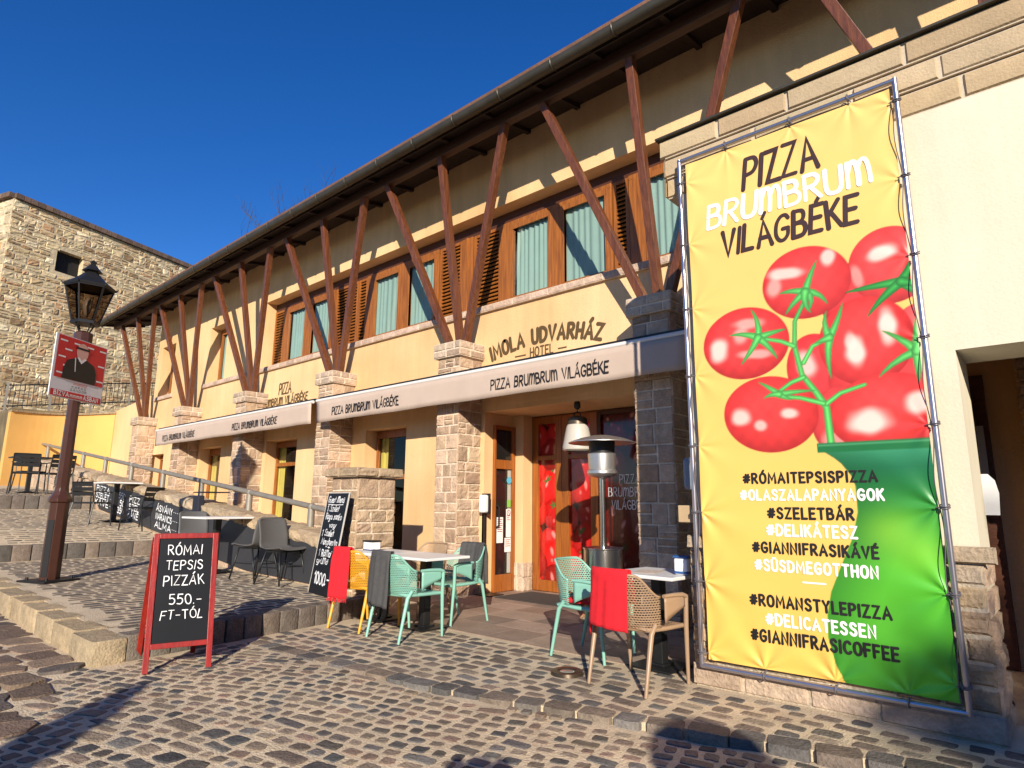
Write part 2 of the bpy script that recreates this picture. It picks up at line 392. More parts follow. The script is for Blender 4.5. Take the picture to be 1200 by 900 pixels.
# ------------------------------------------------------------------ stroke lettering ('~' marks a smooth stroke)
GL = {
'A': (.66, "0,0 .33,1 .66,0", ".13,.34 .53,.34"), 'B': (.56, "0,0 0,1", "~0,1 .36,.97 .46,.78 .36,.58 0,.53", "~0,.53 .42,.5 .55,.27 .42,.04 0,0"),
'C': (.58, "~.56,.84 .42,.98 .2,.95 .03,.7 .03,.3 .2,.05 .42,.02 .57,.16"), 'D': (.6, "0,0 0,1", "~0,1 .32,.96 .57,.72 .58,.34 .36,.05 0,0"),
'E': (.48, ".48,1 0,1 0,0 .48,0", "0,.52 .4,.52"), 'F': (.48, ".48,1 0,1 0,0", "0,.52 .4,.52"),
'G': (.6, "~.56,.84 .42,.98 .2,.95 .03,.7 .03,.3 .2,.05 .42,.03 .58,.2 .58,.46", ".58,.46 .34,.46"), 'H': (.54, "0,0 0,1", ".54,0 .54,1", "0,.5 .54,.5"),
'I': (.06, ".03,0 .03,1"), 'J': (.4, "~.38,1 .38,.25 .26,.03 .1,.03 0,.18"), 'K': (.54, "0,0 0,1", ".52,1 0,.42", ".17,.58 .54,0"), 'L': (.46, "0,1 0,0 .46,0"),
'M': (.74, "0,0 .05,1 .37,.3 .69,1 .74,0"), 'N': (.56, "0,0 0,1 .56,0 .56,1"), 'O': (.62, "~.31,1 .08,.86 0,.5 .08,.14 .31,0 .54,.14 .62,.5 .54,.86 .31,1"),
'P': (.52, "0,0 0,1", "~0,1 .38,.98 .52,.76 .38,.52 0,.46"), 'R': (.56, "0,0 0,1", "~0,1 .36,.98 .5,.77 .36,.54 0,.49", ".2,.5 .56,0"),
'S': (.54, "~.51,.85 .35,1 .13,.96 .05,.76 .2,.57 .42,.45 .52,.25 .42,.04 .2,0 .02,.15"), 'T': (.56, "0,1 .56,1", ".28,1 .28,0"),
'U': (.56, "~0,1 .01,.3 .1,.05 .28,0 .46,.05 .55,.3 .56,1"), 'V': (.6, "0,1 .3,0 .6,1"), 'Y': (.56, "0,1 .28,.48 .56,1", ".28,.48 .28,0"), 'Z': (.54, "0,1 .52,1 0,0 .54,0"),
'm': (.76, "0,0 .03,.98", "~.03,.6 .14,.93 .3,.93 .37,.6 .37,.02", "~.37,.6 .5,.93 .66,.93 .74,.6 .76,.02"),
'#': (.66, ".14,.08 .26,.92", ".42,.08 .54,.92", ".0,.66 .66,.66", ".0,.34 .66,.34"), '-': (.4, "0,.45 .4,.45"), '.': (.06, ".03,0 .04,.03"), '+': (.4, "0,.45 .4,.45", ".2,.65 .2,.25"), ',': (.06, ".05,.05 0,-.12"),
'0': (.54, "~.27,1 .07,.86 0,.5 .07,.14 .27,0 .47,.14 .54,.5 .47,.86 .27,1"), '1': (.2, "0,.78 .18,1 .18,0"), '3': (.5, "~.02,.86 .22,1 .46,.88 .46,.66 .22,.54 .48,.42 .48,.12 .24,0 0,.14"),
'5': (.5, ".46,1 .06,1 .04,.58", "~.04,.58 .28,.62 .48,.46 .48,.18 .3,.01 .02,.06"),
'a': (.42, "~.4,.5 .2,.6 .02,.42 .02,.14 .18,0 .38,.14 .4,.5", ".4,.6 .42,0"), 'e': (.42, "~.02,.3 .4,.32 .36,.55 .18,.6 .02,.4 .04,.1 .22,0 .4,.1"), 'g': (.42, "~.4,.5 .2,.6 .02,.42 .04,.14 .2,.06 .38,.2 .4,.55 .4,-.15 .22,-.34 .02,-.24"),
'h': (.4, "0,1 0,0", "~0,.4 .18,.6 .36,.5 .4,0"), 'i': (.06, ".03,.58 .03,0", ".03,.78 .04,.8"), 'k': (.4, "0,1 0,0", ".36,.58 0,.25 .38,0"), 'l': (.06, ".03,1 .03,0"),
'n': (.4, "0,.6 0,0", "~0,.4 .18,.6 .36,.5 .4,0"), 'o': (.42, "~.21,.6 .03,.45 .03,.14 .21,0 .39,.14 .39,.45 .21,.6"), 'r': (.28, "0,.6 0,0", "~0,.38 .12,.56 .28,.58"),
's': (.34, "~.32,.5 .18,.6 .04,.48 .18,.32 .32,.16 .16,0 .0,.1"), 't': (.32, ".16,.9 .16,.02", "0,.6 .32,.6"), 'u': (.4, "~0,.6 .02,.14 .2,0 .38,.16 .4,.6", ".4,.6 .42,0"), 'v': (.38, "0,.6 .19,0 .38,.6"), 'y': (.4, "0,.6 .2,.05", ".4,.6 .08,-.34"),
'w': (.56, "0,.6 .14,0 .28,.5 .42,0 .56,.6"), 'z': (.36, "0,.58 .35,.58 0,0 .36,0"), 'q': (.62, "~.31,1 .08,.86 0,.5 .08,.14 .31,0 .54,.14 .62,.5 .54,.86 .31,1"),
}
ACC = {'Á': ('A', 1), 'É': ('E', 1), 'Í': ('I', 1), 'Ó': ('O', 1), 'Ü': ('U', 2), 'Ö': ('O', 2), 'ö': ('o', 3), 'ü': ('u', 3), 'ó': ('o', 4), 'á': ('a', 4)}
def glyph(ch):
    acc = 0
    if ch in ACC: ch, acc = ACC[ch]
    if ch not in GL: return (.34, [])
    w_, *st = GL[ch]; out = []
    for s in st:
        sm = s.startswith('~'); pts = [tuple(map(float, p.split(','))) for p in s.lstrip('~').split()]
        if sm:
            P = [pts[0]] + pts + [pts[-1]]
            if pts[0] == pts[-1]: P = [pts[-2]] + pts + [pts[1]]
            q = []
            for i in range(1, len(P) - 2):
                for k in range(5):
                    t = k / 5; a, b, c, d = P[i - 1], P[i], P[i + 1], P[i + 2]
                    q.append(tuple(.5 * (2 * b[j] + (c[j] - a[j]) * t + (2 * a[j] - 5 * b[j] + 4 * c[j] - d[j]) * t * t + (-a[j] + 3 * b[j] - 3 * c[j] + d[j]) * t ** 3) for j in (0, 1)))
            q.append(pts[-1]); pts = q
        out.append(pts)
    m = w_ / 2
    if acc == 1: out.append([(m - .04, 1.12), (m + .1, 1.32)])
    if acc == 2: out += [[(m - .13, 1.2), (m - .12, 1.22)], [(m + .12, 1.2), (m + .13, 1.22)]]
    if acc == 3: out += [[(m - .1, .78), (m - .09, .8)], [(m + .09, .78), (m + .1, .8)]]
    if acc == 4: out.append([(m - .03, .74), (m + .08, .9)])
    return w_, out
LR = random.Random(3)
def ribbon(mb, pts, wd, fn, lift):
    """Flat stroke with round ends; fn maps (x, y, lift) to a point on the surface."""
    pts = [Vector(p) for p in pts]; m = len(pts); L_, R_ = [], []
    for i, p in enumerate(pts):
        d0 = (p - pts[i - 1]).normalized() if i else None
        d1 = (pts[i + 1] - p).normalized() if i < m - 1 else None
        d = ((d0 or d1) + (d1 or d0)); d = d.normalized() if d.length > 1e-6 else (d1 or d0)
        k = 1.
        if d0 and d1: k = min(1.5, 1 / max(.5, d.dot(d1)))
        nrm = Vector((-d.y, d.x)) * wd / 2 * k
        L_.append(p + nrm); R_.append(p - nrm)
    n0 = len(mb.v)
    for a, b in zip(L_, R_): mb.v.append(tuple(fn(a.x, a.y, lift))); mb.v.append(tuple(fn(b.x, b.y, lift)))
    for i in range(m - 1): mb.face((n0 + 2 * i, n0 + 2 * i + 1, n0 + 2 * i + 3, n0 + 2 * i + 2))
    for end, (a, b, q) in ((0, (L_[0], R_[0], pts[0])), (1, (R_[-1], L_[-1], pts[-1]))):
        ax = (a - q); ay = Vector((-ax.y, ax.x)); fan = [q + ax * math.cos(t) + ay * math.sin(t) for t in [math.pi * k / 5 for k in range(6)]]
        c0 = len(mb.v)
        for f in fan: mb.v.append(tuple(fn(f.x, f.y, lift)))
        mb.face(range(c0, c0 + 6))
def measure(s, sp): return sum(glyph(c)[0] + sp for c in s) - sp
def text(mb, s, fn, h, wt=.14, x0=0., width=None, sp=.2, slant=0., jit=0., xs=1., lift=.003, bounce=0., vary_w=0.):
    """Writes s in the local (x, y) plane of fn; h is capital height; width squeezes the line to fit."""
    if width: xs = width / (measure(s, sp) * h)
    x = 0.; k = 0
    for c in s:
        w_, st = glyph(c); dy = LR.uniform(-bounce, bounce); rot = LR.uniform(-jit, jit)
        for s_ in st:
            q = []
            for (a, b) in s_:
                a2 = a + (b - .5) * rot
                q.append((x0 + (x + a2 + slant * b) * h * xs, (b + dy) * h))
            ribbon(mb, q, wt * h * (1 + LR.uniform(-vary_w, vary_w)), fn, lift + .0002 * (k % 12)); k += 1
        x += w_ + sp
def plane_fn(O, U, V):
    O, U, V = V3(O), V3(U).normalized(), V3(V).normalized(); N = U.cross(V)
    return lambda x, y, l: O + U * x + V * y + N * l

# ------------------------------------------------------------------ terrain
def sstep(t): t = max(0., min(1., t)); return t * t * (3 - 2 * t)
KX = [(-6.2, 3.0), (-5.2, 3.08), (-3.88, 3.19), (-3.47, 3.27), (-3.03, 3.37), (-2.67, 3.48), (-2.37, 3.55), (-2.08, 3.63), (-1.93, 3.69), (-1.45, 3.80), (-1.0, 3.92), (-.37, 4.03), (.6, 4.1), (3, 4.12), (6, 4.12)]
def kerb_y(x):
    for (a, b), (c, d) in zip(KX, KX[1:]):
        if a <= x <= c: return b + (d - b) * (x - a) / (c - a)
    return KX[0][1] if x < KX[0][0] else KX[-1][1]
def zs(x, y):
    d = (x + 4) * .56 - (y - 3.3) * .83
    z = -.022 * sstep(d / .7) - .045 * max(d - .6, 0)
    if x < -8: z += .02 * min(-8 - x, 12)
    return max(z, -.45)
def riser_x(y): return -6.02 - .14 * (y - 1.86)
def zt(x):                                  # terrace surface, rising in steps to the left
    if x > -12.85: return .18 + .0225 * (-6.2 - x)
    if x > -14.1: return .56 + .19 * (-12.85 - x)
    if x > -17.3: return .80 + .094 * (-14.1 - x)
    return 1.37 + .05 * (-17.3 - x)
xs = [-500, -150, -60, -30, -18, -14] + [-12 + .3 * i for i in range(54)] + [5, 8, 14, 30, 80, 200, 500]
ys = [-500, -150, -50, -20, -8, -4] + [-2.5 + .25 * i for i in range(31)] + [8, 14, 30, 80, 200, 500]
g = MB()
for x in xs:
    for y in ys: g.v.append((x, y, zs(x, y) - .001 - (.03 if y > kerb_y(x) else 0)))
for i in range(len(xs) - 1):
    for j in range(len(ys) - 1): a = i * len(ys) + j; g.face((a, a + len(ys), a + len(ys) + 1, a + 1))
st_ = struct(g.build('street', M['mortar'], smooth=True)); st_.data.materials.append(M['street_far'])
for p_ in st_.data.polygons:
    if not (-9.5 < p_.center.x < 4.2 and -2.2 < p_.center.y < 8): p_.material_index = 1
# paved patio sheet behind the curved kerb
g = MB()
px = [-6.2 + .2 * i for i in range(62)]
for a, b in zip(px, px[1:]):
    g.poly([(a, kerb_y(a) + .02, 0), (b, kerb_y(b) + .02, 0), (b, 7.9, 0), (a, 7.9, 0)])
    g.poly([(a, kerb_y(a) + .02, -.4), (b, kerb_y(b) + .02, -.4), (b, kerb_y(b) + .02, 0), (a, kerb_y(a) + .02, 0)])
g.poly([(-8.4, 4.0, 0), (-6.2, 3.0, 0), (-6.2, 7.9, 0), (-8.4, 7.9, 0)])
struct(g.build('patio', M['mortar']))
CB = [(.14, .122, .10), (.19, .15, .115), (.24, .19, .14), (.125, .115, .105), (.175, .16, .14), (.27, .205, .15), (.22, .17, .13), (.30, .24, .175)]
CBP = [(.15, .125, .10), (.19, .155, .12), (.12, .105, .09), (.22, .18, .14)]
g = MB()
# kerb row: larger stones set on edge along the curve
x = -6.0
while x < 5.8:
    L_ = rng.uniform(.17, .25); y = kerb_y(x + L_ / 2); an = math.atan2(kerb_y(x + L_) - kerb_y(x), L_)
    cobble(g, x + L_ / 2, y + .06, L_ / 2 - .004, .085, an, 0, .008, vary(rng.choice(CB), .22), jit=.16, skirt=.2 if x > -4.3 else .03, ex=5)
    x += L_
# patio rows parallel to the facade
for r in range(13):
    x = -6.25 + rng.uniform(0, .2)
    while x < 5.8:
        L_ = rng.uniform(.15, .25); y = kerb_y(x + L_ / 2) + .215 + r * .14
        if y < (4.70 if x < -2.4 else 4.56) and x + L_ / 2 > riser_x(y) + .1:
            cobble(g, x + L_ / 2, y + rng.uniform(-.01, .01), L_ / 2 - rng.uniform(.016, .03), .054 - rng.uniform(0, .014), rng.uniform(-.08, .08), 0, .005, vary(rng.choice(CB), .22), jit=.18, tilt=.02, ex=2.8)
        x += L_
struct(g.build('patio_paving', M['cobble'], smooth=True, autos=32))
# small street setts in gently arched rows, and the rough boulders of the old carriageway to the left
g = MB()
def big_side(x, y): return y < 1.86 and x < -3.75 - (y - .4) * 1.75 + .1 * math.sin(y * 3)
row_off = -.75
while row_off < 5.2:
    rh = rng.uniform(.085, .115) if rng.random() > .12 else rng.uniform(.13, .16)
    t = -9 + rng.uniform(0, .1)
    while t < 4.2:
        L_ = rng.uniform(.095, .155) if rng.random() > .1 else rng.uniform(.18, .28)
        if rh > .125: L_ *= 1.35
        x = t + L_ / 2 + .30 * row_off; off = row_off + rh / 2 + .035 * math.sin(t * 1.7 + row_off * 1.1)
        kx = max(x, -6.4); slope = (kerb_y(kx + .3) - kerb_y(kx - .3)) / .6 + .32 * sstep((-3.2 - x) / 2)
        y = kerb_y(kx) - .02 - off - .32 * max(0, -3.6 - x) * sstep((-3.2 - x) / 2)
        if x < 3.5 and -2 < y < kerb_y(x) - .07 and not big_side(x, y) and (y < 1.75 or x > riser_x(y) + .12) and x > -7:
            col = rng.choice(CB) if rng.random() > .22 else rng.choice([(.30, .235, .165), (.27, .19, .14), (.09, .088, .085)])
            cobble(g, x, y, L_ / 2 - rng.uniform(.012, .022), rh / 2 - rng.uniform(.010, .019), math.atan(slope) + rng.uniform(-.12, .12), zs(x, y), .004, vary(col, .22), jit=.2, tilt=.03, ex=2.8)
        t += L_
    row_off += rh
for r in range(0): pass
y = 1.74
while y > -2.2:
    rw = rng.uniform(.24, .36); x = -12.5 + rng.uniform(0, .3)
    while x < -2:
        L_ = rng.uniform(.25, .5)
        if big_side(x + L_ / 2 + .12, y - rw / 2):
            cobble(g, x + L_ / 2, y - rw / 2, L_ / 2 - .012, rw / 2 - .012, rng.uniform(-.15, .15), zs(x, y) - .004, rng.uniform(.006, .014), vary(rng.choice([(.20, .135, .10), (.16, .115, .085), (.24, .17, .12), (.13, .105, .09)]), .2), jit=.34, tilt=.06, ex=4)
        x += L_
    y -= rw
struct(g.build('street_paving', M['cobble'], smooth=True, autos=32))
# slate slabs in front of the entrance
g = MB(); y = 4.76
while y < 7.75:
    dy = rng.choice([.3, .42, .5]); x = -6.66 + rng.uniform(-.2, 0)
    while x < -2.3:
        L_ = rng.uniform(.4, .8); x1 = max(x, -6.62); x2 = min(x + L_, -2.36)
        if x2 - x1 > .05: g.box(x1 + .004, x2 - .004, y + .004, min(y + dy, 7.72) - .004, -.02, .006 + rng.uniform(0, .002), vary(rng.choice([(.31, .215, .155), (.27, .195, .145), (.35, .255, .19), (.23, .175, .135)]), .1))
        x += L_
    y += dy
struct(g.build('entrance_paving', M['slab']))
# terraces
g = MB()
tx = [-6.0 - .1 * i for i in range(0)]
cuts = [-6.45, -8, -10, -12.85]
g.poly([(riser_x(1.95) - .07, 1.95, .18), (riser_x(4.9) - .07, 4.9, .18), (-6.6, 4.9, .185), (-6.6, 1.95, .185)])
def strip(a, b, y0, y1, za=None, zb=None): g.poly([(a, y0, za if za is not None else zt(a)), (a, y1, za if za is not None else zt(a)), (b, y1, zb if zb is not None else zt(b)), (b, y0, zb if zb is not None else zt(b))])
strip(-6.6, -12.849, 1.95, 4.9)
strip(-12.9, -14.1, 1.2, 4.9, zt(-12.851)) if 0 else strip(-12.92, -14.1, 1.2, 4.9); strip(-14.1, -17.299, 1.2, 4.9); strip(-17.37, -60, 0.5, 12)
for X_, y0, y1 in ((-12.92, 1.2, 4.9), (-17.37, .5, 4.9)): g.poly([(X_, y0, zt(X_ + .2) - .4), (X_, y1, zt(X_ + .2) - .4), (X_, y1, zt(X_ - .01)), (X_, y0, zt(X_ - .01))])
g.poly([(riser_x(1.95) - .07, 1.95, -.1), (riser_x(4.9) - .07, 4.9, -.1), (riser_x(4.9) - .07, 4.9, .18), (riser_x(1.95) - .07, 1.95, .18)])
for a, b, y0 in ((-6.02, -12.85, 1.95), (-12.85, -17.3, 1.2), (-17.3, -60, .5)): g.poly([(a, y0, -.3), (b, y0, -.3), (b, y0, zt(b + .001)), (a, y0, zt(a - .01))])
struct(g.build('terrace', M['mortar']))
CT = [(.17, .14, .112), (.14, .12, .10), (.21, .165, .125), (.115, .10, .085), (.23, .18, .135)]
g = MB()
def pave(x0, x1, y0, y1):
    x = x0
    while x > x1:
        rw = rng.uniform(.115, .15); y = y0 + rng.uniform(0, .15)
        while y < y1:
            L_ = rng.uniform(.15, .27); cx = x - rw / 2
            if y + L_ < y1 and cx < riser_x(y) - .2: cobble(g, cx, y + L_ / 2, rw / 2 - .017, L_ / 2 - .018, rng.uniform(-.04, .04), zt(cx), .0025, vary(rng.choice(CT), .2), jit=.14, n=8, tilt=.03)
            y += L_
        x -= rw
pave(-6.2, -12.7, 2.06, 4.68); pave(-13.05, -17.15, 2.3, 4.68); pave(-17.55, -22, 2.8, 4.68)
struct(g.build('terrace_paving', M['cobble'], smooth=True, autos=32))
# step edges: dark setts on the short risers, long sandstone kerbs along the street
g = MB(); y = 1.98
while y < 4.68:
    L_ = rng.uniform(.15, .24); cobble(g, riser_x(y + L_ / 2) - .075, y + L_ / 2, .1, L_ / 2 - .004, .14, .185, .02, vary(rng.choice(CT), .15), jit=.04, skirt=.22, ex=4)
    y += L_
for X_ in (-12.85, -17.3):
    y = 1.5
    while y < 4.68:
        L_ = rng.uniform(.2, .32); cobble(g, X_ - .1, y + L_ / 2, .12, L_ / 2 - .004, 0, zt(X_ - .02), .02, vary(rng.choice(CT), .15), jit=.04, skirt=.3, ex=4); y += L_
x = -6.0
while x > -12.6:
    L_ = rng.uniform(.45, .8); cobble(g, x - L_ / 2, 1.88 + rng.uniform(-.015, .015), L_ / 2 - .006, .13, rng.uniform(-.02, .02), zt(min(x, -6.2)) - .01, .018, vary(rng.choice([(.46, .35, .20), (.42, .32, .19), (.38, .29, .18)]), .08), jit=.03, skirt=.3, n=18, ex=5); x -= L_
struct(g.build('terrace_kerb', M['cobble'], smooth=True, autos=32))
# ramp behind the low wall
g = MB()
rz = lambda x: max(0, .02 + .105 * (-7.2 - x))
g.poly([(-6.7, 5.08, 0), (-7.2, 5.08, .02), (-7.2, 6.9, .02), (-6.7, 6.9, 0)]); g.poly([(-7.2, 5.08, .02), (-28, 5.08, rz(-28)), (-28, 6.9, rz(-28)), (-7.2, 6.9, .02)])
struct(g.build('ramp', M['mortar']))
# ------------------------------------------------------------------ the hotel
B = thing('hotel_building', 'long yellow two storey hotel with stone pillars, V shaped timber struts and brown shutters', 'building', (-7, 6.85, 0))
YF = 6.85; XL = -20.85
lower = [(-9.74, -8.56, .25, 2.62), (-13.5, -12.18, .8, 2.64), (-17.02, -15.80, 1.2, 2.66), (-20.45, -19.52, 1.6, 2.64)]
smalls = [(-17.08, -16.05, 4.40, 5.92), (-20.52, -19.5, 4.40, 5.92)]
ribbon_w = (-14.05, -.27, 4.38, 6.0)
g = MB()
hs = [(a - XL, b - XL, c, d) for a, b, c, d in lower + smalls + [ribbon_w, (-6.67, -3.28, .0005, 2.68)]]
holed(g, (XL, YF, 0), (1, 0, 0), (0, 0, 1), 27, 7.2, hs, .45)
g.box(XL, XL + .3, YF + .452, 13, 0, 7.2); g.box(XL, 6.15, 13, 13.3, 0, 7.2); g.box(5.8, 6.15, YF + .452, 13, 0, 7.2)
g.box(-7.1, -6.672, 7.302, 9, 0, 2.9); g.box(-6.67, -6.45, 7.5, 7.72, .42, 2.68)        # porch side and pier
g.box(-3.278, -2.9, 7.302, 8, 0, 2.9); g.box(-6.669, -3.281, 7.302, 8, 2.682, 2.9)
wall = g.build('wall', M['plaster'], B)
g = MB(); g.box(-20.4, 5.6, 9.6, 9.7, 0, 7); g.box(-20.4, 5.6, 7.4, 9.6, 3.3, 3.5); g.box(-20.4, 5.6, 7.4, 9.6, 6.4, 6.5); g.box(-6.9, -3, 7.82, 7.9, 0, 2.66)
g.build('dark_interior', M['dark'], B)
g = MB(); ashlar(g, (-6.675, 7.49, 0), (1, 0, 0), (0, 0, 1), .235, .42, (.2, .22), (.1, .14), pal=PALE, rough=.002, depth=.012); ashlar(g, (-6.44, 7.485, 0), (0, 1, 0), (0, 0, 1), .23, .42, (.2, .22), (.1, .14), pal=PALE, rough=.002, depth=.012)
g.box(-6.67, -6.45, 7.49, 7.72, 0, .42, (.6, .48, .34)); g.build('plinth', M['stone'], B)

# pillars with their caps
MORT = (.70, .58, .43)
def pillar(xc, name='pillar'):
    a, b, y0, y1, zt_ = xc - .245, xc + .245, 6.36, 6.85, 3.5
    g = MB(); g.box(a + .012, b - .012, y0 + .012, y1 - .003, 0, zt_, MORT)
    k = dict(rows=(.13, .24), blk=(.16, .32), pal=SAND, depth=.016, rough=.007, small=.22)
    ashlar(g, (a, y0 + .012, 0), (1, 0, 0), (0, 0, 1), .49, zt_, **k)
    ashlar(g, (b - .012, y0, 0), (0, 1, 0), (0, 0, 1), .49, zt_, **k)
    ashlar(g, (a + .012, y1, 0), (0, -1, 0), (0, 0, 1), .49, zt_, **k)
    p = g.build(name, M['stone'], B)
    g = MB(); e = .055
    g.box(a - e + .01, b + e - .01, y0 - e + .01, y1 - .003, zt_ + .002, 3.73, MORT)
    k = dict(rows=(.11, .115), blk=(.16, .3), pal=PALE, depth=.014, rough=.004)
    ashlar(g, (a - e, y0 - e + .01, zt_), (1, 0, 0), (0, 0, 1), .49 + 2 * e, .235, **k)
    ashlar(g, (b + e - .01, y0 - e, zt_), (0, 1, 0), (0, 0, 1), .49 + e, .235, **k)
    ashlar(g, (a - e + .01, y1, zt_), (0, -1, 0), (0, 0, 1), .49 + e, .235, **k)
    g.build('pillar_cap', M['stone'], p)
PX = [-20.6, -17.4, -13.88, -10.42, -6.99, -3.52, -.1]
for xc in PX[:-1]: pillar(xc)
for xc in PX + [3.3]:
    for d in (-1, 0, 1):
        g = MB(); p0 = Vector((xc + d * .15, 6.56 + (.05 if d == 0 else 0), 3.70)); p1 = Vector((xc + d * 1.38, 6.08, 6.74))
        g.beam(p0, p1, .105, .105, (0, 1, 0)); g.build('roof_strut', M['strut'], B, bevel=.006)
# eaves
g = MB(); g.beam((-22.6, 6.08, 6.80), (6.6, 6.08, 6.80), .13, .16); g.build('eave_purlin', M['beam'], B, bevel=.006)
sl_ = math.tan(math.radians(11)); zr = lambda y: 6.87 + (y - 5.66) * sl_
x = -22.9
while x < 6.6:
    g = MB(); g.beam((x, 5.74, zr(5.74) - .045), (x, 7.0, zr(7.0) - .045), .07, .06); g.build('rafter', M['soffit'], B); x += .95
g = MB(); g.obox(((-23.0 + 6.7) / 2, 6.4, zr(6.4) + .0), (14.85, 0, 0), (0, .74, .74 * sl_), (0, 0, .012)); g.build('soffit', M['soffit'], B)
rf = MB()
rf.obox((-8.15, 9.4, zr(9.4) + .06), (14.9, 0, 0), (0, 3.78, 3.78 * sl_), (0, 0, .04))
rf.poly([(-23.05, 13.1, zr(13.1) + .1), (6.75, 13.1, zr(13.1) + .1), (6.75, 16, zr(13.1) - .9), (-23.05, 16, zr(13.1) - .9)])
x = -22.95
while x < 6.6:
    rf.tube([(x, 5.72, zr(5.72) + .07), (x, 13.1, zr(13.1) + .07)], .06, 6); x += .21
roof = rf.build('roof', M['tile'], B)
g = MB(); g.tube([(-23.1, 5.68, 6.87), (6.7, 5.68, 6.87)], .078, 12)
x = -22.8
while x < 6.6:
    g.tube([(x, 5.68 + .084 * math.cos(t), 6.87 + .084 * math.sin(t)) for t in [i * .52 for i in range(13)]], .009, 5); x += .92
g.build('gutter', M['gutter'], B, smooth=True, autos=40)
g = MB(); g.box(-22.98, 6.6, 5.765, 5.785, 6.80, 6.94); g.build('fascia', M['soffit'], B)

# stone sill course under the upper windows
g = MB(); g.box(-17.25, -.2, 6.80, 6.86, 4.27, 4.375, (.55, .42, .30)); g.box(-20.7, -19.35, 6.80, 6.86, 4.27, 4.375, (.55, .42, .30))
k = dict(rows=(.108, .109), blk=(.3, .4), pal=[(.52, .37, .27), (.48, .34, .25), (.56, .41, .31)], depth=.008, rough=.002, gap=.01)
ashlar(g, (-17.25, 6.80, 4.27), (1, 0, 0), (0, 0, 1), 17.05, .105, **k); ashlar(g, (-17.25, 6.80, 4.376), (1, 0, 0), (0, 1, 0), 17.05, .05, rows=(.05, .06), blk=(.3, .4), pal=k['pal'], depth=.003, rough=.001)
ashlar(g, (-20.7, 6.80, 4.27), (1, 0, 0), (0, 0, 1), 1.35, .105, **k)
g.build('sill', M['stone'], B)

# windows
def curtain_mesh(x0, x1, z0, z1, y, amp=.03, wl=.11):
    g = MB(); ph = rng.uniform(0, 6)
    g.grid(lambda u, v: (x0 + (x1 - x0) * u, y + amp * math.sin(2 * math.pi * (x1 - x0) * u / wl + ph + 1.1 * math.sin(u * 9 + ph) + .5 * math.sin(u * 23 + v * 1.5)) * (.6 + .4 * (1 - v)), z0 + (z1 - z0) * v), 40, 2); return g
def casement(x0, x1, z0, z1, y, glass, mat, curt=None, cm='curtain', fw=.07):
    g = MB(); g.box(x0, x1, y, y + .06, z1 - fw, z1); g.box(x0, x1, y, y + .06, z0, z0 + fw)
    g.box(x0, x0 + fw, y + .002, y + .062, z0 + fw, z1 - fw); g.box(x1 - fw, x1, y + .002, y + .062, z0 + fw, z1 - fw)
    edges = sorted(glass)
    for (a, b), (c, d) in zip(edges, edges[1:]): g.box(b, c, y - .012, y + .05, z0 + fw, z1 - fw)
    for a, b in edges:                                        # opening sash round each pane
        s = .045
        g.box(a - s, b + s, y - .02, y - .001, z1 - fw - .09, z1 - fw - .001); g.box(a - s, b + s, y - .02, y - .001, z0 + fw + .001, z0 + fw + .05)
        g.box(a - s, a, y - .021, y + .04, z0 + fw + .05, z1 - fw - .09); g.box(b, b + s, y - .021, y + .04, z0 + fw + .05, z1 - fw - .09)
    if edges and edges[0][0] - .045 > x0 + fw: g.box(x0 + fw, edges[0][0] - .045, y - .004, y + .05, z0 + fw, z1 - fw)
    wnd = g.build('window', mat, B, bevel=.004)
    for a, b in edges:
        g = MB(); g.poly([(a, y + .02, z0 + fw), (b, y + .02, z0 + fw), (b, y + .02, z1 - fw), (a, y + .02, z1 - fw)]); g.build('window_pane', M['glass'], wnd)
        if curt: curtain_mesh(a - .03 + curt[0] * (b - a) + (rng.choice([0, 0, .0, .07]) if cm == 'curtain' else 0), b + .03 - curt[1] * (b - a), z0 + .02, z1 - .04, y + .065, rng.uniform(.014, .026), rng.uniform(.085, .15)).build('curtain', M[cm], wnd, smooth=True)
    return wnd
def shutter(x0, x1, z0, z1, y, n=20):
    g = MB(); f = .05
    for a, b, c, d in ((x0, x0 + f, z0, z1), (x1 - f, x1, z0, z1)): g.box(a, b, y, y + .045, c, d)
    for a, b, c, d in ((x0 + f, x1 - f, z0, z0 + f), (x0 + f, x1 - f, z1 - f, z1)): g.box(a, b, y + .001, y + .044, c, d)
    st = (z1 - z0 - 2 * f) / n
    for i in range(n):
        zc = z0 + f + (i + .5) * st
        g.obox(((x0 + x1) / 2, y + .022, zc), ((x1 - x0) / 2 - f, 0, 0), (0, .018, .021), (0, .004, -.004))
    return g.build('shutter', M['frame'], B)
YW = 7.06; ZW0, ZW1 = 4.385, 5.80
for x0, x1, gl in ((-13.55, -11.42, [(-13.28, -12.58), (-12.26, -11.55)]), (-10.26, -8.1, [(-9.95, -9.23), (-8.89, -8.2)]), (-6.58, -4.46, [(-6.3, -5.58), (-5.28, -4.56)]), (-4.17, -2.03, [(-3.87, -3.15), (-2.85, -2.14)]), (-1.3, -.35, [(-1.1, -.5)])):
    casement(x0, x1, ZW0, ZW1, YW, gl, M['frame'], (0, 0))
for x0, x1 in ((-14.03, -13.57), (-11.4, -10.92), (-10.9, -10.6), (-10.58, -10.28), (-8.08, -7.52), (-7.22, -6.6), (-4.44, -4.19), (-2.0, -1.65), (-1.63, -1.32)): shutter(x0, x1, ZW0, ZW1, YW + .03)
g = MB(); g.box(-7.5, -7.24, YW + .01, YW + .09, ZW0, ZW1); g.box(-7.4, -7.34, YW - .01, YW + .008, ZW0, ZW1); g.build('window_post', M['frame'], B, bevel=.004)
g = MB(); g.box(-14.04, -.28, YW + .05, YW + .2, ZW1 + .001, 5.999); g.build('window_header', M['darkframe'], B)
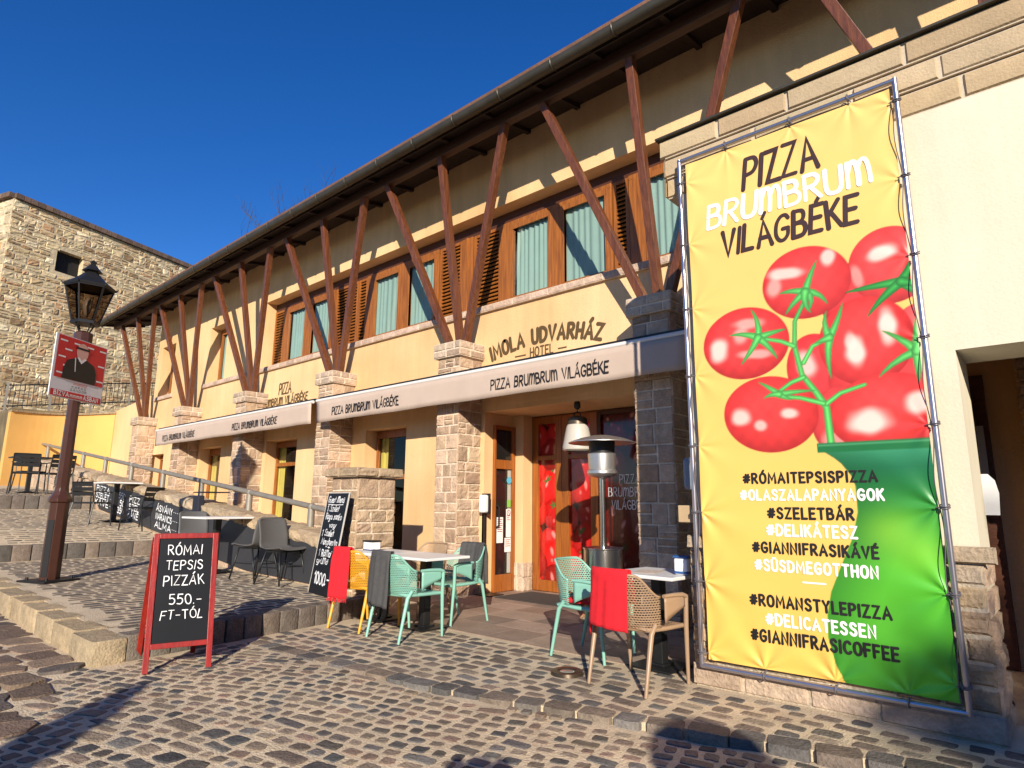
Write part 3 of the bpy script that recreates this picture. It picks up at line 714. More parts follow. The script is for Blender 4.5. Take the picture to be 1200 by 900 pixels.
g = MB(); g.box(-14.04, -.28, 7.28, 7.31, 4.39, 5.99); g.build('window_backing', M['dark'], B)
for a, b, c, d in smalls: casement(a + .02, b - .02, c + .005, d - .01, 7.12, [(a + .16, b - .16)], M['frame'], (0, 0))
for i, (a, b, c, d) in enumerate(lower):
    casement(a + .006, b - .006, c + .005, d - .006, 7.1, [(a + .085, b - .12)], M['frame'], (0, .80), 'curtain_y', .05)
    g = MB(); g.box(a + .05, b - .05, 7.085, 7.16, c + 1.28, c + 1.36) if i else g.box(a + .05, b - .05, 7.085, 7.16, 1.72, 1.80); g.build('window_bar', M['frame'], B)

# ------------------------------------------------------------------ painted film helper: a coloured grid
def sRGB(a): return np.where(a <= .04045, a / 12.92, ((a + .055) / 1.055) ** 2.4)
def sst(t): t = np.clip(t, 0, 1); return t * t * (3 - 2 * t)
class Art:
    def __init__(s, x0, x1, z0, z1, step):
        s.nx = int((x1 - x0) / step); s.nz = int((z1 - z0) / step); s.b = (x0, x1, z0, z1)
        s.X, s.Z = np.meshgrid(np.linspace(x0, x1, s.nx + 1), np.linspace(z0, z1, s.nz + 1), indexing='ij')
        s.C = np.zeros((s.nx + 1, s.nz + 1, 3)); s.st = step
    def mix(s, m, c): m = np.clip(m, 0, 1)[..., None]; s.C = s.C * (1 - m) + (np.array(c) / 255. if not isinstance(c, np.ndarray) else c) * m
    def fill(s, c): s.C[:] = np.array(c) / 255.
    def er(s, cx, cz, rx, rz, rot=0.):
        dx, dz = s.X - cx, s.Z - cz; ca, sa = math.cos(rot), math.sin(rot)
        return np.sqrt(((dx * ca + dz * sa) / rx) ** 2 + ((-dx * sa + dz * ca) / rz) ** 2)
    def tomato(s, cx, cz, rx, rz, rot=0., base=(222, 38, 40), hi=(), shade=1.):
        r = s.er(cx, cz, rx, rz, rot); m = np.clip((1 - r) * min(rx, rz) / s.st + .5, 0, 1)
        b = np.array(base) / 255. * shade
        low = np.clip((s.Z - cz) / rz * .5 + .5, 0, 1)[..., None]
        col = b * (.86 + .20 * low) * (1 - .16 * np.clip(r, 0, 1) ** 6)[..., None] + np.array([.04, .05, .05]) * np.exp(-((r - .3) / .45) ** 2)[..., None]
        col = col * (1 + .035 * np.sin(s.X * 61 + cz * 9) * np.sin(s.Z * 47 + cx * 7))[..., None]
        for hx, hz, hrx, hrz, k in hi:
            q = s.er(cx + hx * rx, cz + hz * rz, hrx * rx, hrz * rz, rot); q = q + .05 * np.sin(s.X * 45 + hx * 9) + .05 * np.sin(s.Z * 52 + hz * 7); a = (k * sst((1.45 - q) * 1.15))[..., None]
            col = col * (1 - a) + np.array([1., .86, .80]) * a
        s.mix(m, np.clip(col, 0, 1))
    def stroke(s, pts, w0, w1, c, soft=1.):
        d = np.full(s.X.shape, 9.); pts = [np.array(p, float) for p in pts]; n = len(pts) - 1; T = np.zeros_like(d)
        for i in range(n):
            a, b = pts[i], pts[i + 1]; v = b - a; L = max(v @ v, 1e-9)
            t = np.clip(((s.X - a[0]) * v[0] + (s.Z - a[1]) * v[1]) / L, 0, 1)
            e = np.hypot(s.X - a[0] - v[0] * t, s.Z - a[1] - v[1] * t) - (w0 + (w1 - w0) * (i + t) / n) / 2
            T = np.where(e < d, (i + t) / n, T); d = np.minimum(d, e)
        m = np.clip(-d / s.st / soft + .5, 0, 1); wd = max(w0, w1) / 2
        k = np.clip(-d / wd, 0, 1)[..., None]
        s.mix(m, np.clip(np.array(c) / 255. * (.68 + .5 * k), 0, 1))
    def calyx(s, cx, cz, R_, rots, c=(70, 175, 80)):
        for a, l, bend in rots:
            p = [(cx + math.cos(a + bend * t) * R_ * l * t, cz + math.sin(a + bend * t) * R_ * l * t) for t in (0, .3, .6, .85, 1.)]
            s.stroke(p, R_ * .3, R_ * .03, c)
    def build(s, name, mat, parent, fn):
        X, Z = s.X.ravel(), s.Z.ravel(); P = fn(X, Z)
        me = bpy.data.meshes.new(name); nz = s.nz + 1
        I = (np.arange(s.nx)[:, None] * nz + np.arange(s.nz)[None]).ravel()
        F = np.stack([I, I + nz, I + nz + 1, I + 1], 1).astype(np.int32)
        me.vertices.add(len(X)); me.vertices.foreach_set('co', P.astype(np.float32).ravel())
        me.loops.add(F.size); me.loops.foreach_set('vertex_index', F.ravel()); me.polygons.add(len(F))
        me.polygons.foreach_set('loop_start', np.arange(0, F.size, 4, dtype=np.int32))
        me.polygons.foreach_set('use_smooth', np.ones(len(F), dtype=bool)); me.update(calc_edges=True)
        a = me.color_attributes.new('col', 'FLOAT_COLOR', 'POINT'); arr = np.ones((len(X), 4), np.float32); arr[:, :3] = sRGB(s.C.reshape(-1, 3)); a.data.foreach_set('color', arr.ravel())
        me.materials.append(mat); o = bpy.data.objects.new(name, me); C.objects.link(o); o.parent = parent
        if parent.type == 'EMPTY': o.location = -parent.location
        return o

# ------------------------------------------------------------------ entrance: wide glazed doors covered in tomato film, and the glass side door
YD = 7.72
def rect_frame(g, x0, x1, z0, z1, y0, y1, f, fb=None): 
    fb = fb or f
    g.box(x0, x0 + f, y0, y1, z0, z1); g.box(x1 - f, x1, y0, y1, z0, z1); g.box(x0 + f, x1 - f, y0 + .002, y1 - .002, z0, z0 + fb); g.box(x0 + f, x1 - f, y0 + .002, y1 - .002, z1 - f, z1)
ar = random.Random(11)
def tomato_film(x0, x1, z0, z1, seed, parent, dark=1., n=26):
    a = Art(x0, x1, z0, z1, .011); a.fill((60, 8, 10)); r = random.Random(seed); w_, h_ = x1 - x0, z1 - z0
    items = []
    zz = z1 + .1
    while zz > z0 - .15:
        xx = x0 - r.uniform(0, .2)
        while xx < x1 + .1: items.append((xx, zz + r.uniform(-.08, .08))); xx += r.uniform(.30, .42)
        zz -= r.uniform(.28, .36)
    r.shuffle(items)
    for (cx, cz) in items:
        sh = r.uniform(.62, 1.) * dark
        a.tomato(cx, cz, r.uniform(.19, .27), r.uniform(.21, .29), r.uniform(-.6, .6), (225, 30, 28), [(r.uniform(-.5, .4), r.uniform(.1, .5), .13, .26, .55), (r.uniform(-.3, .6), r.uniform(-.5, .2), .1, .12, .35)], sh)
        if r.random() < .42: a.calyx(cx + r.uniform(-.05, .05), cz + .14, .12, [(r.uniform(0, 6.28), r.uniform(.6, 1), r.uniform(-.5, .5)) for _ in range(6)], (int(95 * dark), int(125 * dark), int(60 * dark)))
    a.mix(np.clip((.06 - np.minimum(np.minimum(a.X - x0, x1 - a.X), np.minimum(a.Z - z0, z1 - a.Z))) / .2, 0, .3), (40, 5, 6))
    return a.build('tomato_film', M['film'], parent, lambda X, Z: np.stack([X, np.full_like(X, YD + .045), Z], 1))
for x0, x1, seed in ((-6.445, -5.872, 5), (-5.868, -5.21, 8)):
    g = MB(); rect_frame(g, x0, x1, .012, 2.665, YD, YD + .07, .115 if x0 < -6 else .13, .16); g.box(x0 + .1, x1 - .1, YD + .004, YD + .066, 1.98, 2.05)
    d = g.build('entrance_door', M['door'], B, bevel=.005); tomato_film(x0 + .08, x1 - .08, .14, 2.6, seed, d)
g = MB(); rect_frame(g, -5.206, -3.285, .012, 2.665, YD, YD + .07, .06, .16); d = g.build('entrance_window', M['darkframe'], B, bevel=.005)
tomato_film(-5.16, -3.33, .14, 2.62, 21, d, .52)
g = MB(); fn = plane_fn((-5.02, YD + .04, 0), (1, 0, 0), (0, 0, 1))
def up(dz, f): return lambda x, y, l: f(x, y + dz, l)
text(g, 'PIZZA', up(1.60, fn), .12, .12, x0=.16, sp=.22, jit=.15, xs=.85); text(g, 'BRUmBRUm', up(1.42, fn), .12, .12, x0=-.03, width=.68, sp=.22, jit=.15); text(g, 'VILÁGBÉKE', up(1.24, fn), .12, .12, x0=.02, width=.6, sp=.22, jit=.15)
g.build('window_lettering', M['inkwhite'], d)
# side door in the left reveal of the porch
g = MB(); XD = -6.666
def yzbox(g, y0, y1, z0, z1, x0, x1): g.box(x0, x1, y0, y1, z0, z1)
yzbox(g, 7.03, 7.065, .012, 2.5, XD, XD + .05); yzbox(g, 7.43, 7.495, .012, 2.5, XD, XD + .06); yzbox(g, 7.066, 7.429, .012, .26, XD, XD + .05); yzbox(g, 7.066, 7.429, 1.83, 1.97, XD, XD + .05); yzbox(g, 7.066, 7.429, 2.44, 2.5, XD, XD + .05)
d = g.build('side_door', M['door'], B, bevel=.004)
g = MB(); yzbox(g, 7.05, 7.46, .2, 2.46, XD + .002, XD + .010); g.build('door_backing', M['dark'], d)
g = MB(); g.poly([(XD + .03, 7.06, .25), (XD + .03, 7.44, .25), (XD + .03, 7.44, 2.46), (XD + .03, 7.06, 2.46)]); g.build('door_pane', M['darkglass'], d)
g = MB(); yzbox(g, 7.36, 7.43, .27, 1.82, XD + .012, XD + .02, ); g.build('door_blind', M['paper'], d)
def paper(y0, y1, z0, z1, lines, icon=False):
    g = MB(); yzbox(g, y0, y1, z0, z1, XD + .034, XD + .037); p = g.build('notice', M['paper'], d)
    g = MB()
    for i in range(lines): 
        zc = z1 - (.10 if icon else .03) - i * .03
        if zc > z0 + .02: yzbox(g, y0 + .015, y1 - .015 - .02 * (i % 3 == 1), zc - .006, zc + .004, XD + .0375, XD + .0385)
    if icon:
        c = ((y0 + y1) / 2, z1 - .055)
        g.tube([(XD + .039, c[0] + .036 * math.cos(t * .5236), c[1] + .04 * math.sin(t * .5236)) for t in range(12)], .005, 5, True); g.beam((XD + .04, c[0] - .025, c[1] + .028), (XD + .04, c[0] + .025, c[1] - .028), .008, .004)
    g.build('notice_print', M['redwood'], p)
paper(7.10, 7.24, .72, 1.10, 7); paper(7.31, 7.42, .80, 1.22, 3, True); paper(7.28, 7.42, .58, .79, 4)
g = MB(); g.lathe([(0, 0), (.055, 0), (.055, .003), (0, .003)], (0, 0, 0), 20); o = g.build('sticker', pm('blue_sticker', (.10, .42, .60), .5), d); o.rotation_euler = (0, math.pi / 2, 0); o.location = (XD + .036, 7.37, 1.66); o.location = Vector((XD + .036, 7.37, 1.66))
g = MB(); yzbox(g, 7.33, 7.41, 1.25, 1.36, XD + .034, XD + .037); g.build('sticker', pm('green_sticker', (.22, .50, .08), .5), d)
g = MB(); g.tube([(XD + .05, 7.08, .95), (XD + .10, 7.08, .98), (XD + .10, 7.08, 1.25), (XD + .05, 7.08, 1.28)], .012, 8); g.build('door_handle', M['black'], d)

# painted lettering on the facade
cx, Rr, zb, n_ = -5.53, 3.5, 3.615, 2.02
g = MB(); s = 'IMOLA UDVARHÁZ'; 
def arcfn(x, y, l): th = (x - n_ / 2) / Rr; r = Rr + y; return Vector((cx + r * math.sin(th), YF - l, zb - Rr + r * math.cos(th)))
text(g, s, arcfn, .205, .26, width=n_, sp=.3, lift=.006)
f = plane_fn((-5.76, YF, 3.415), (1, 0, 0), (0, 0, 1)); text(g, 'HOTEL', f, .13, .17, width=.42, sp=.25, lift=.006)
for a, b in ((-6.06, -5.85), (-5.25, -5.1)): g.box(a, b, YF - .008, YF - .001, 3.45, 3.468)
tag(g.build('wall_lettering', M['brownletter']), 'brown arched hotel name lettering painted on the yellow wall above the awning', 'sign')
g = MB(); f = plane_fn((-13.1, YF, 3.655), (1, 0, 0), (0, 0, 1)); text(g, 'PIZZA', f, .24, .15, width=.52, sp=.16, jit=.1, lift=.006)
f = plane_fn((-13.88, YF, 3.425), (1, 0, 0), (0, 0, 1)); text(g, 'BRUmBRUm VILÁGBÉKE', f, .16, .19, width=2.0, sp=.2, jit=.1, lift=.006)
tag(g.build('wall_lettering', M['brownletter']), 'small brown pizza lettering in two lines on the yellow wall over the farther awning', 'sign')

# awnings
def awning(x0, x1, label, spots):
    A = thing('awning', label, 'awning', (x0, 6.5, 3.2), 'retracted awnings with printed valances')
    ya = 6.15
    g = MB(); nn = int((x1 - x0) * 8)
    def vf(u, v): 
        x = x0 + (x1 - x0) * u; e = min(u, 1 - u) * (x1 - x0)
        return (x, ya - .006 * math.sin(x * 5.1) * (1 - v) - .004 * math.sin(x * 13.7 + v * 3) * (1 - v) + .02 * max(0, 1 - e / .25) * (1 - v), 2.735 + .385 * v + .004 * math.sin(x * 3.3) * (1 - v))
    g.grid(vf, nn, 5); val = g.build('valance', M['awning'], A, smooth=True, solid=.006)
    for xa, wd in spots:
        g = MB(); f = plane_fn((xa, ya - .012, 2.835), (1, 0, 0), (0, 0, 1)); text(g, 'PIZZA BRUmBRUm VILÁGBÉKE', f, .135, .135, width=wd, sp=.2, jit=.12, lift=.004, bounce=.03)
        g.build('valance_lettering', M['inkblack'], val)
    g = MB(); g.tube([(x0 - .03, ya + .02, 3.145), (x1 + .03, ya + .02, 3.145)], .03, 10); g.build('front_bar', M['awningbar'], A, smooth=True, autos=40)
    g = MB(); g.box(x0 - .02, x1 + .02, ya + .06, ya + .16, 3.17, 3.215); g.build('cassette', M['black'], A)
    g = MB(); g.poly([(x0, ya + .02, 3.155), (x1, ya + .02, 3.155), (x1, 6.35, 3.20), (x0, 6.35, 3.20)])
    for a, b in zip([x0] + [p + .31 for p in PX[:-1] if x0 < p < x1], [p - .31 for p in PX[:-1] if x0 < p < x1] + [x1]):
        if b > a: g.poly([(a, 6.352, 3.20), (b, 6.352, 3.20), (b, 6.845, 3.30), (a, 6.845, 3.30)])
    g.build('cover', M['awning'], A, solid=.008)
awning(-18.25, -10.52, 'farther beige awning with black pizza lettering on its valance, over the ramp', ((-17.7, 2.0), (-13.7, 1.95)))
awning(-10.33, -2.99, 'nearer beige awning with black pizza lettering on its valance, over the entrance', ((-9.78, 1.88), (-5.87, 1.91)))
# ------------------------------------------------------------------ annex wall with the gateway on the right
AW = thing('gateway_wall', 'cream annex wall with stepped stone coping, rough stone base and dark gateway', 'wall', (-1, 4.65, 0))
g = MB(); holed(g, (-2.22, 4.65, 0), (1, 0, 0), (0, 0, 1), 8.9, 3.9, [(1.75, 4.17, .0005, 2.26)], .5)
g.box(-2.22, -2.0, 5.152, 6.845, 0, 3.95); g.box(2.2, 2.5, 5.152, 6.845, 0, 3.9)
g.build('wall', M['cream'], AW)
g = MB(); g.box(-2.09, 6.6, 5.152, 6.846, 2.75, 2.9); g.box(-1.45, -1.3, 5.152, 6.84, 0, 2.74); g.build('passage_lining', M['plaster_orange'], AW)
g = MB()
for i, (z0, z1, y) in enumerate(((3.9, 4.08, 4.635), (4.082, 4.26, 4.615), (4.262, 4.44, 4.595))):
    g.box(-2.37 + .012, 6.6, y + .02, 5.16, z0 + .002, z1 - .002, (.55, .46, .34))
    ashlar(g, (-2.37 - .02 * i, y + .02, z0), (1, 0, 0), (0, 0, 1), 8.9, z1 - z0, rows=(.17, .19), blk=(.5, .85), gap=.016, depth=.02, rough=.0015, pal=[(.50, .365, .20), (.46, .335, .19), (.54, .41, .24), (.48, .37, .22)])
    ashlar(g, (-2.37 + .015, 5.15, z0), (0, -1, 0), (0, 0, 1), .55, z1 - z0, rows=(.17, .19), blk=(.25, .3), depth=.02, rough=.0015, pal=[(.50, .365, .20)])
g.build('coping', M['block'], AW)
g = MB(); g.box(-2.42, 6.6, 4.565, 6.84, 4.443, 4.46); g.build('flashing', M['gutter'], AW)
g = MB(); g.box(-2.28, -.475, 4.636, 4.649, 0, .96, (.45, .38, .28)); g.box(-2.28, -2.222, 4.652, 5.1, 0, 1.06, (.45, .38, .28))
ashlar(g, (-2.31, 4.636, 0), (1, 0, 0), (0, 0, 1), 1.87, .16, rows=(.15, .17), blk=(.35, .6), depth=.02, rough=.006, pal=PALE)
ashlar(g, (-2.30, 4.636, .16), (1, 0, 0), (0, 0, 1), 1.84, .81, rows=(.12, .19), blk=(.2, .4), depth=.018, rough=.008, pal=[(.36, .25, .15), (.42, .30, .18), (.30, .21, .13), (.38, .30, .21)], jit=.006)
ashlar(g, (-2.31, 4.63, .972), (1, 0, 0), (0, 0, 1), 1.92, .11, rows=(.105, .11), blk=(.35, .5), depth=.035, rough=.008, pal=[(.40, .31, .20)])
ashlar(g, (-.476, 4.64, 0), (0, 1, 0), (0, 0, 1), .5, 1.0, rows=(.13, .19), blk=(.2, .3), depth=.03, rough=.01, pal=SAND)
ashlar(g, (-2.284, 5.1, 0), (0, -1, 0), (0, 0, 1), .45, 1.07, rows=(.13, .19), blk=(.2, .3), depth=.015, rough=.006, pal=PALE)
g.build('stone_base', M['stone'], AW)
g = MB(); g.box(-1.29, -.52, 6.78, 6.84, .01, 2.45); g.box(-1.2, -.6, 6.765, 6.779, .2, 2.3); gd = g.build('gate_door', M['darkframe'], AW)
g = MB(); g.box(-.70, -.555, 6.755, 6.763, 1.45, 2.0); g.build('door_pane', pm('grey_pane', (.30, .34, .40), .15), gd)
g = MB(); g.box(-.26, .4, 6.45, 6.84, .0, 2.74, (.3, .22, .14)); ashlar(g, (-.27, 6.45, 0), (1, 0, 0), (0, 0, 1), .68, 2.74, rows=(.07, .12), blk=(.14, .26), depth=.02, rough=.01, pal=SAND); ashlar(g, (-.26, 6.84, 0), (0, -1, 0), (0, 0, 1), .39, 2.74, rows=(.07, .12), blk=(.14, .26), depth=.02, rough=.01, pal=SAND)
g.build('inner_pier', M['stone'], AW)
# white rounded board standing in the gateway
t = thing('rounded_board', 'white rounded board on a thin stand in the dark gateway', 'board', (-.6, 5.6, 0))
g = MB(); pts = [(-.80, 1.25), (-.43, 1.25), (-.42, 1.40), (-.435, 1.49), (-.47, 1.535), (-.80, 1.54)]
g.poly([(x, 5.6, z) for x, z in pts]); g.build('panel', M['white'], t, solid=.02)
g = MB(); g.tube([(-.66, 5.63, .02), (-.66, 5.63, 1.3)], .018, 8); g.build('stand', M['black'], t); g = MB(); g.lathe([(.17, 0), (.17, .015), (.03, .03), (0, .03)], (-.66, 5.63, .0), 20); g.build('foot', M['black'], t)
# small wooden box and grey box on the end of the annex wall
t = tag(None, None, None) if False else None
g = MB(); g.box(-2.37, -2.25, 4.62, 4.70, 1.17, 1.30); tag(g.build('wooden_box', M['frame'], None, bevel=.006), 'small light wooden box fixed beside the banner edge', 'box'); C.objects['wooden_box'].data.materials[0] = pm('pale_wood', (.50, .36, .20), .6, var=.15)
g = MB(); g.box(-2.36, -2.222, 4.70, 4.84, 1.42, 1.68); tag(g.build('meter_box', pm('grey_box', (.22, .25, .29), .4), None, bevel=.03), 'grey rounded box on the wall end above the wooden box', 'box')

# ------------------------------------------------------------------ the big banner
BN = thing('banner', 'tall yellow pizza banner with red tomatoes laced to a steel pipe frame', 'banner', (-1.4, 4.57, .16))
bx0, bx1, bz0, bz1 = -2.15, -.645, .205, 4.115
ties = [(bx0, z) for z in (.25, .75, 1.25, 1.75, 2.3, 2.85, 3.4, 3.95)] + [(bx1, z) for z in (.3, .8, 1.3, 1.8, 2.35, 2.9, 3.45, 4.0)] + [(x, bz0) for x in (-1.75, -1.3, -.9)] + [(x, bz1) for x in (-1.8, -1.3, -.9)]
def bdisp(X, Z):
    d = .010 * np.sin(X * 2.1 + 1) * np.sin(Z * 1.7) + .004 * np.sin(Z * 5.3 + X * 2.2)
    for i, (tx_, tz_) in enumerate(ties):
        dx, dz = X - tx_, Z - tz_; r = np.sqrt(dx * dx + dz * dz) + 1e-6; a = np.arctan2(dz, np.abs(dx) + 1e-6)
        d = d + (.008 if tz_ < 1.6 else .004) * np.exp(-r / .26) * np.cos(a * 7 + i * 1.3) * np.minimum(1, r / .05)
    return d
def bfn(X, Z): return np.stack([X, 4.575 - bdisp(X, Z) - 0 * X, Z], 1)
A = Art(bx0, bx1, bz0, bz1, .006)
A.fill((242, 196, 108)); A.mix(np.clip((A.Z - 2.2) / 2.2, 0, 1) * .5, (246, 206, 130)); A.mix(np.clip((2.4 - A.Z) / 2.2, 0, 1) * .6, (240, 188, 82))
hi2 = lambda *a: list(a)
A.tomato(-1.02, 2.72, .19, .22, 0, (226, 54, 54)); A.tomato(-.62, 2.28, .2, .3, 0, (226, 90, 86)); A.tomato(-1.25, 2.22, .20, .27, .2, (226, 54, 54), [(-.35, .2, .3, .35, .8)])
A.tomato(-.86, 2.14, .33, .2, 0, (228, 60, 58)); A.tomato(-1.12, 1.86, .2, .24, 0, (222, 64, 62), [(-.3, -.5, .4, .3, .5)])
A.tomato(-.755, 2.87, .245, .265, .2, (236, 66, 62), [(-.15, .35, .34, .2, .9), (-.8, -.15, .14, .3, .5)])
A.tomato(-1.285, 2.87, .30, .265, -.15, (234, 60, 56), [(-.45, .38, .42, .16, .85), (-.72, .05, .16, .3, .6), (.55, .55, .16, .22, .85)])
A.tomato(-1.745, 2.5, .325, .275, -.1, (234, 58, 54), [(-.62, -.1, .2, .34, .9), (-.08, .22, .16, .22, .6), (.12, .52, .34, .14, .6), (.25, -.36, .4, .12, .6)])
A.tomato(-.945, 2.385, .285, .30, 0, (236, 58, 54), [(.5, .25, .18, .38, .92), (-.22, -.22, .2, .32, .92), (-.3, .05, .12, .2, .7)])
A.tomato(-1.60, 1.95, .335, .275, -.1, (232, 56, 52), [(-.62, -.02, .2, .22, .85), (-.2, -.28, .14, .13, .75), (.42, -.02, .17, .13, .85)])
A.tomato(-.865, 1.9, .345, .25, .1, (236, 58, 54), [(-.3, -.22, .34, .32, .92), (.56, .18, .24, .26, .9)])
GR = (96, 196, 96)
A.stroke([(-1.307, 2.72), (-1.375, 2.6), (-1.39, 2.42), (-1.354, 2.206), (-1.27, 2.07), (-1.213, 1.96), (-1.206, 1.70)], .028, .05, GR)
for p in ([(-1.345, 2.186), (-1.43, 2.16), (-1.527, 2.10)], [(-1.394, 2.42), (-1.48, 2.47), (-1.62, 2.515)], [(-1.337, 2.29), (-1.27, 2.40), (-1.158, 2.442)], [(-1.213, 1.985), (-1.12, 2.05), (-.97, 2.09)], [(-1.23, 1.99), (-1.38, 2.045), (-1.52, 2.07)]): A.stroke(p, .034, .026, GR)
A.calyx(-1.289, 2.80, .20, [(1.25, 1.15, -.1), (2.7, .9, .3), (3.7, 1.0, .2), (-.1, .9, -.6), (-.6, .7, -.9), (-1.9, .8, .5)], GR)
A.calyx(-1.642, 2.525, .20, [(1.35, 1.15, .4), (2.6, 1.1, .3), (.25, 1.0, -.1), (-.75, 1.1, -.2), (-2.1, 1.15, -.1)], GR)
A.calyx(-1.158, 2.442, .19, [(1.0, 1.3, .15), (2.0, 1.0, -.4), (-1.8, 1.5, .2), (-2.9, .5, 0)], GR)
A.calyx(-1.519, 2.085, .16, [(2.4, 1.1, .1), (.1, 1.5, -.1), (-.7, .6, .2), (2.9, .7, .4)], GR)
A.calyx(-.70, 2.74, .22, [(3.1, 1.5, .05), (3.75, 1.1, .1), (.9, 1.0, .2), (-.9, 1.0, .1), (-2.6, 1.3, .2), (-.4, .6, 0)], (60, 160, 70))
A.calyx(-.66, 2.27, .20, [(2.2, 1.2, .2), (3.4, 1.3, .3), (-1.6, 1.0, 0), (1.5, 1.1, 0)], GR)
# the green vase
zz = np.array([.0, .188, .314, .466, .607, .753, .92, 1.103, 1.267, 1.431, 1.5, 1.581, 1.62, 1.662]); xx = np.array([-1.2, -1.24, -1.296, -1.327, -1.32, -1.286, -1.213, -1.13, -1.086, -1.085, -1.105, -1.158, -1.20, -1.257])
edge = np.interp(A.Z, zz, xx); mask = np.clip((A.X - edge) / A.st + .5, 0, 1) * (A.Z < 1.662)
vc = np.zeros(A.C.shape)
stops = [(0.2, (76, 168, 46)), (.6, (78, 174, 44)), (.95, (82, 178, 46)), (1.35, (40, 128, 52)), (1.55, (34, 112, 72)), (1.66, (58, 142, 100))]
for c_ in range(3): vc[..., c_] = np.interp(A.Z, [s_[0] for s_ in stops], [s_[1][c_] for s_ in stops]) / 255.
for cx_, cz_, rx_, rz_, k_ in ((-.93, 1.15, .2, .16, .75), (-.72, 1.02, .14, .12, .45), (-1.05, .62, .22, .3, .12)):  # lighter green spots: dappled sunlight painted into the vase colour
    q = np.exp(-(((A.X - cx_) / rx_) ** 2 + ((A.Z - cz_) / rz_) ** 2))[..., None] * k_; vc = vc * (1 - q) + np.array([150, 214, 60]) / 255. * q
sh_ = np.clip(1 - (A.X - edge) / .30, 0, 1)[..., None] * .35; vc = vc * (1 - sh_) + np.array([16, 66, 30]) / 255. * sh_
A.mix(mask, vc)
rim = np.clip(1 - np.abs(A.Z - 1.69) / .036, 0, 1) * (A.X > -1.30); A.mix(np.clip(rim * 4, 0, 1), (34, 112, 62)); A.mix(np.clip((1 - np.abs(A.Z - 1.706) / .012), 0, 1) * (A.X > -1.29) * .5, (120, 190, 140))
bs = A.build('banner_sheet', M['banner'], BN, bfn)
def bann(x0, z0):
    def f(x, y, l):
        X, Z = np.array([x0 + x]), np.array([z0 + y]); return Vector((X[0], 4.575 - float(bdisp(X, Z)[0]) - l, Z[0]))
    return f
g = MB(); text(g, 'PIZZA', bann(-1.67, 3.725), .25, .145, width=.53, sp=.2, jit=.14, slant=.06, bounce=.02, vary_w=.15); g.build('brush_lettering', M['inkbrown'], bs); g = MB()
text(g, 'VILÁGBÉKE', bann(-1.87, 3.225), .20, .155, width=.96, sp=.22, jit=.14, slant=.03, bounce=.03, vary_w=.15); g.build('brush_lettering', M['inkbrown'], bs)
g = MB(); text(g, 'BRUmBRUm', bann(-1.98, 3.485), .19, .165, width=1.16, sp=.2, jit=.12, slant=.08, bounce=.03, vary_w=.15); g.build('brush_lettering', M['inkwhite'], bs)
for k_, (s_, xa, xb, za, h_) in enumerate((('#RÓMAITEPSISPIZZA', -1.815, -.957, 1.462, .066), ('#OLASZALAPANYAGOK', -1.842, -.93, 1.344, .066), ('#SZELETBÁR', -1.656, -1.113, 1.218, .068), ('#DELIKÁTESZ', -1.668, -1.104, 1.101, .07), ('#GIANNIFRASIKÁVÉ', -1.775, -.992, .982, .067), ('#SÜSDMEGOTTHON', -1.767, -1.005, .861, .068), ('#ROMANSTYLEPIZZA', -1.817, -.953, .622, .069), ('#DELICATESSEN', -1.716, -1.05, .502, .069), ('#GIANNIFRASICOFFEE', -1.826, -.934, .386, .072))):
    g = MB(); text(g, s_, bann(xa, za), h_, .24, width=xb - xa, sp=.34); g.build('hashtag_lettering', M[('inkblack', 'inkwhite')[k_ % 2]], bs)
g = MB(); text(g, '-', bann(-1.456, .745), .12, .1, width=.14); g.build('dash', M['inkwhite'], bs)
g = MB(); fy = 4.565; fr = .018
g.tube([(-2.2, fy, .15), (-2.2, fy, 4.17)], fr, 12); g.tube([(-.608, fy, .15), (-.608, fy, 4.17)], fr, 12); g.tube([(-2.2, fy, .16), (-.608, fy, .16)], fr, 12); g.tube([(-2.2, fy, 4.155), (-.608, fy, 4.155)], fr, 12)
g.build('pipe_frame', M['steel'], BN, smooth=True, autos=50)
g = MB()
for (tx_, tz_) in ties:
    side = tx_ in (bx0, bx1); n_ = -2.2 if tx_ == bx0 else -.608
    if side:
        for t in range(2):
            z_ = tz_ + .012 * t; c_ = (n_, fy, z_); g.tube([(c_[0] + .026 * math.cos(a), c_[1] + .026 * math.sin(a), z_ + .01 * math.sin(a)) for a in [i * .7 for i in range(9)]], .004, 5, True)
        g.tube([(n_, fy - .02, tz_), (tx_ + (.01 if tx_ == bx0 else -.01), 4.56, tz_)], .004, 5)
    else:
        z_ = .16 if tz_ == bz0 else 4.155
        g.tube([(tx_, fy + .027 * math.cos(a), z_ + .027 * math.sin(a)) for a in [i * .7 for i in range(9)]], .004, 5, True); g.tube([(tx_, fy - .02, z_), (tx_ + .02, 4.56, tz_)], .004, 5)
# rope wound along the pipes
for xx_, s_ in ((-2.2, 1), (-.608, -1)):
    g.tube([(xx_ + s_ * .026 + .010 * math.cos(z_ * 11) , fy - .012 + .018 * math.sin(z_ * 11), z_) for z_ in [.2 + i * .03 for i in range(131)]], .003, 4)
g.build('lacing_rope', pm('grey_rope', (.12, .11, .12), .8), BN)

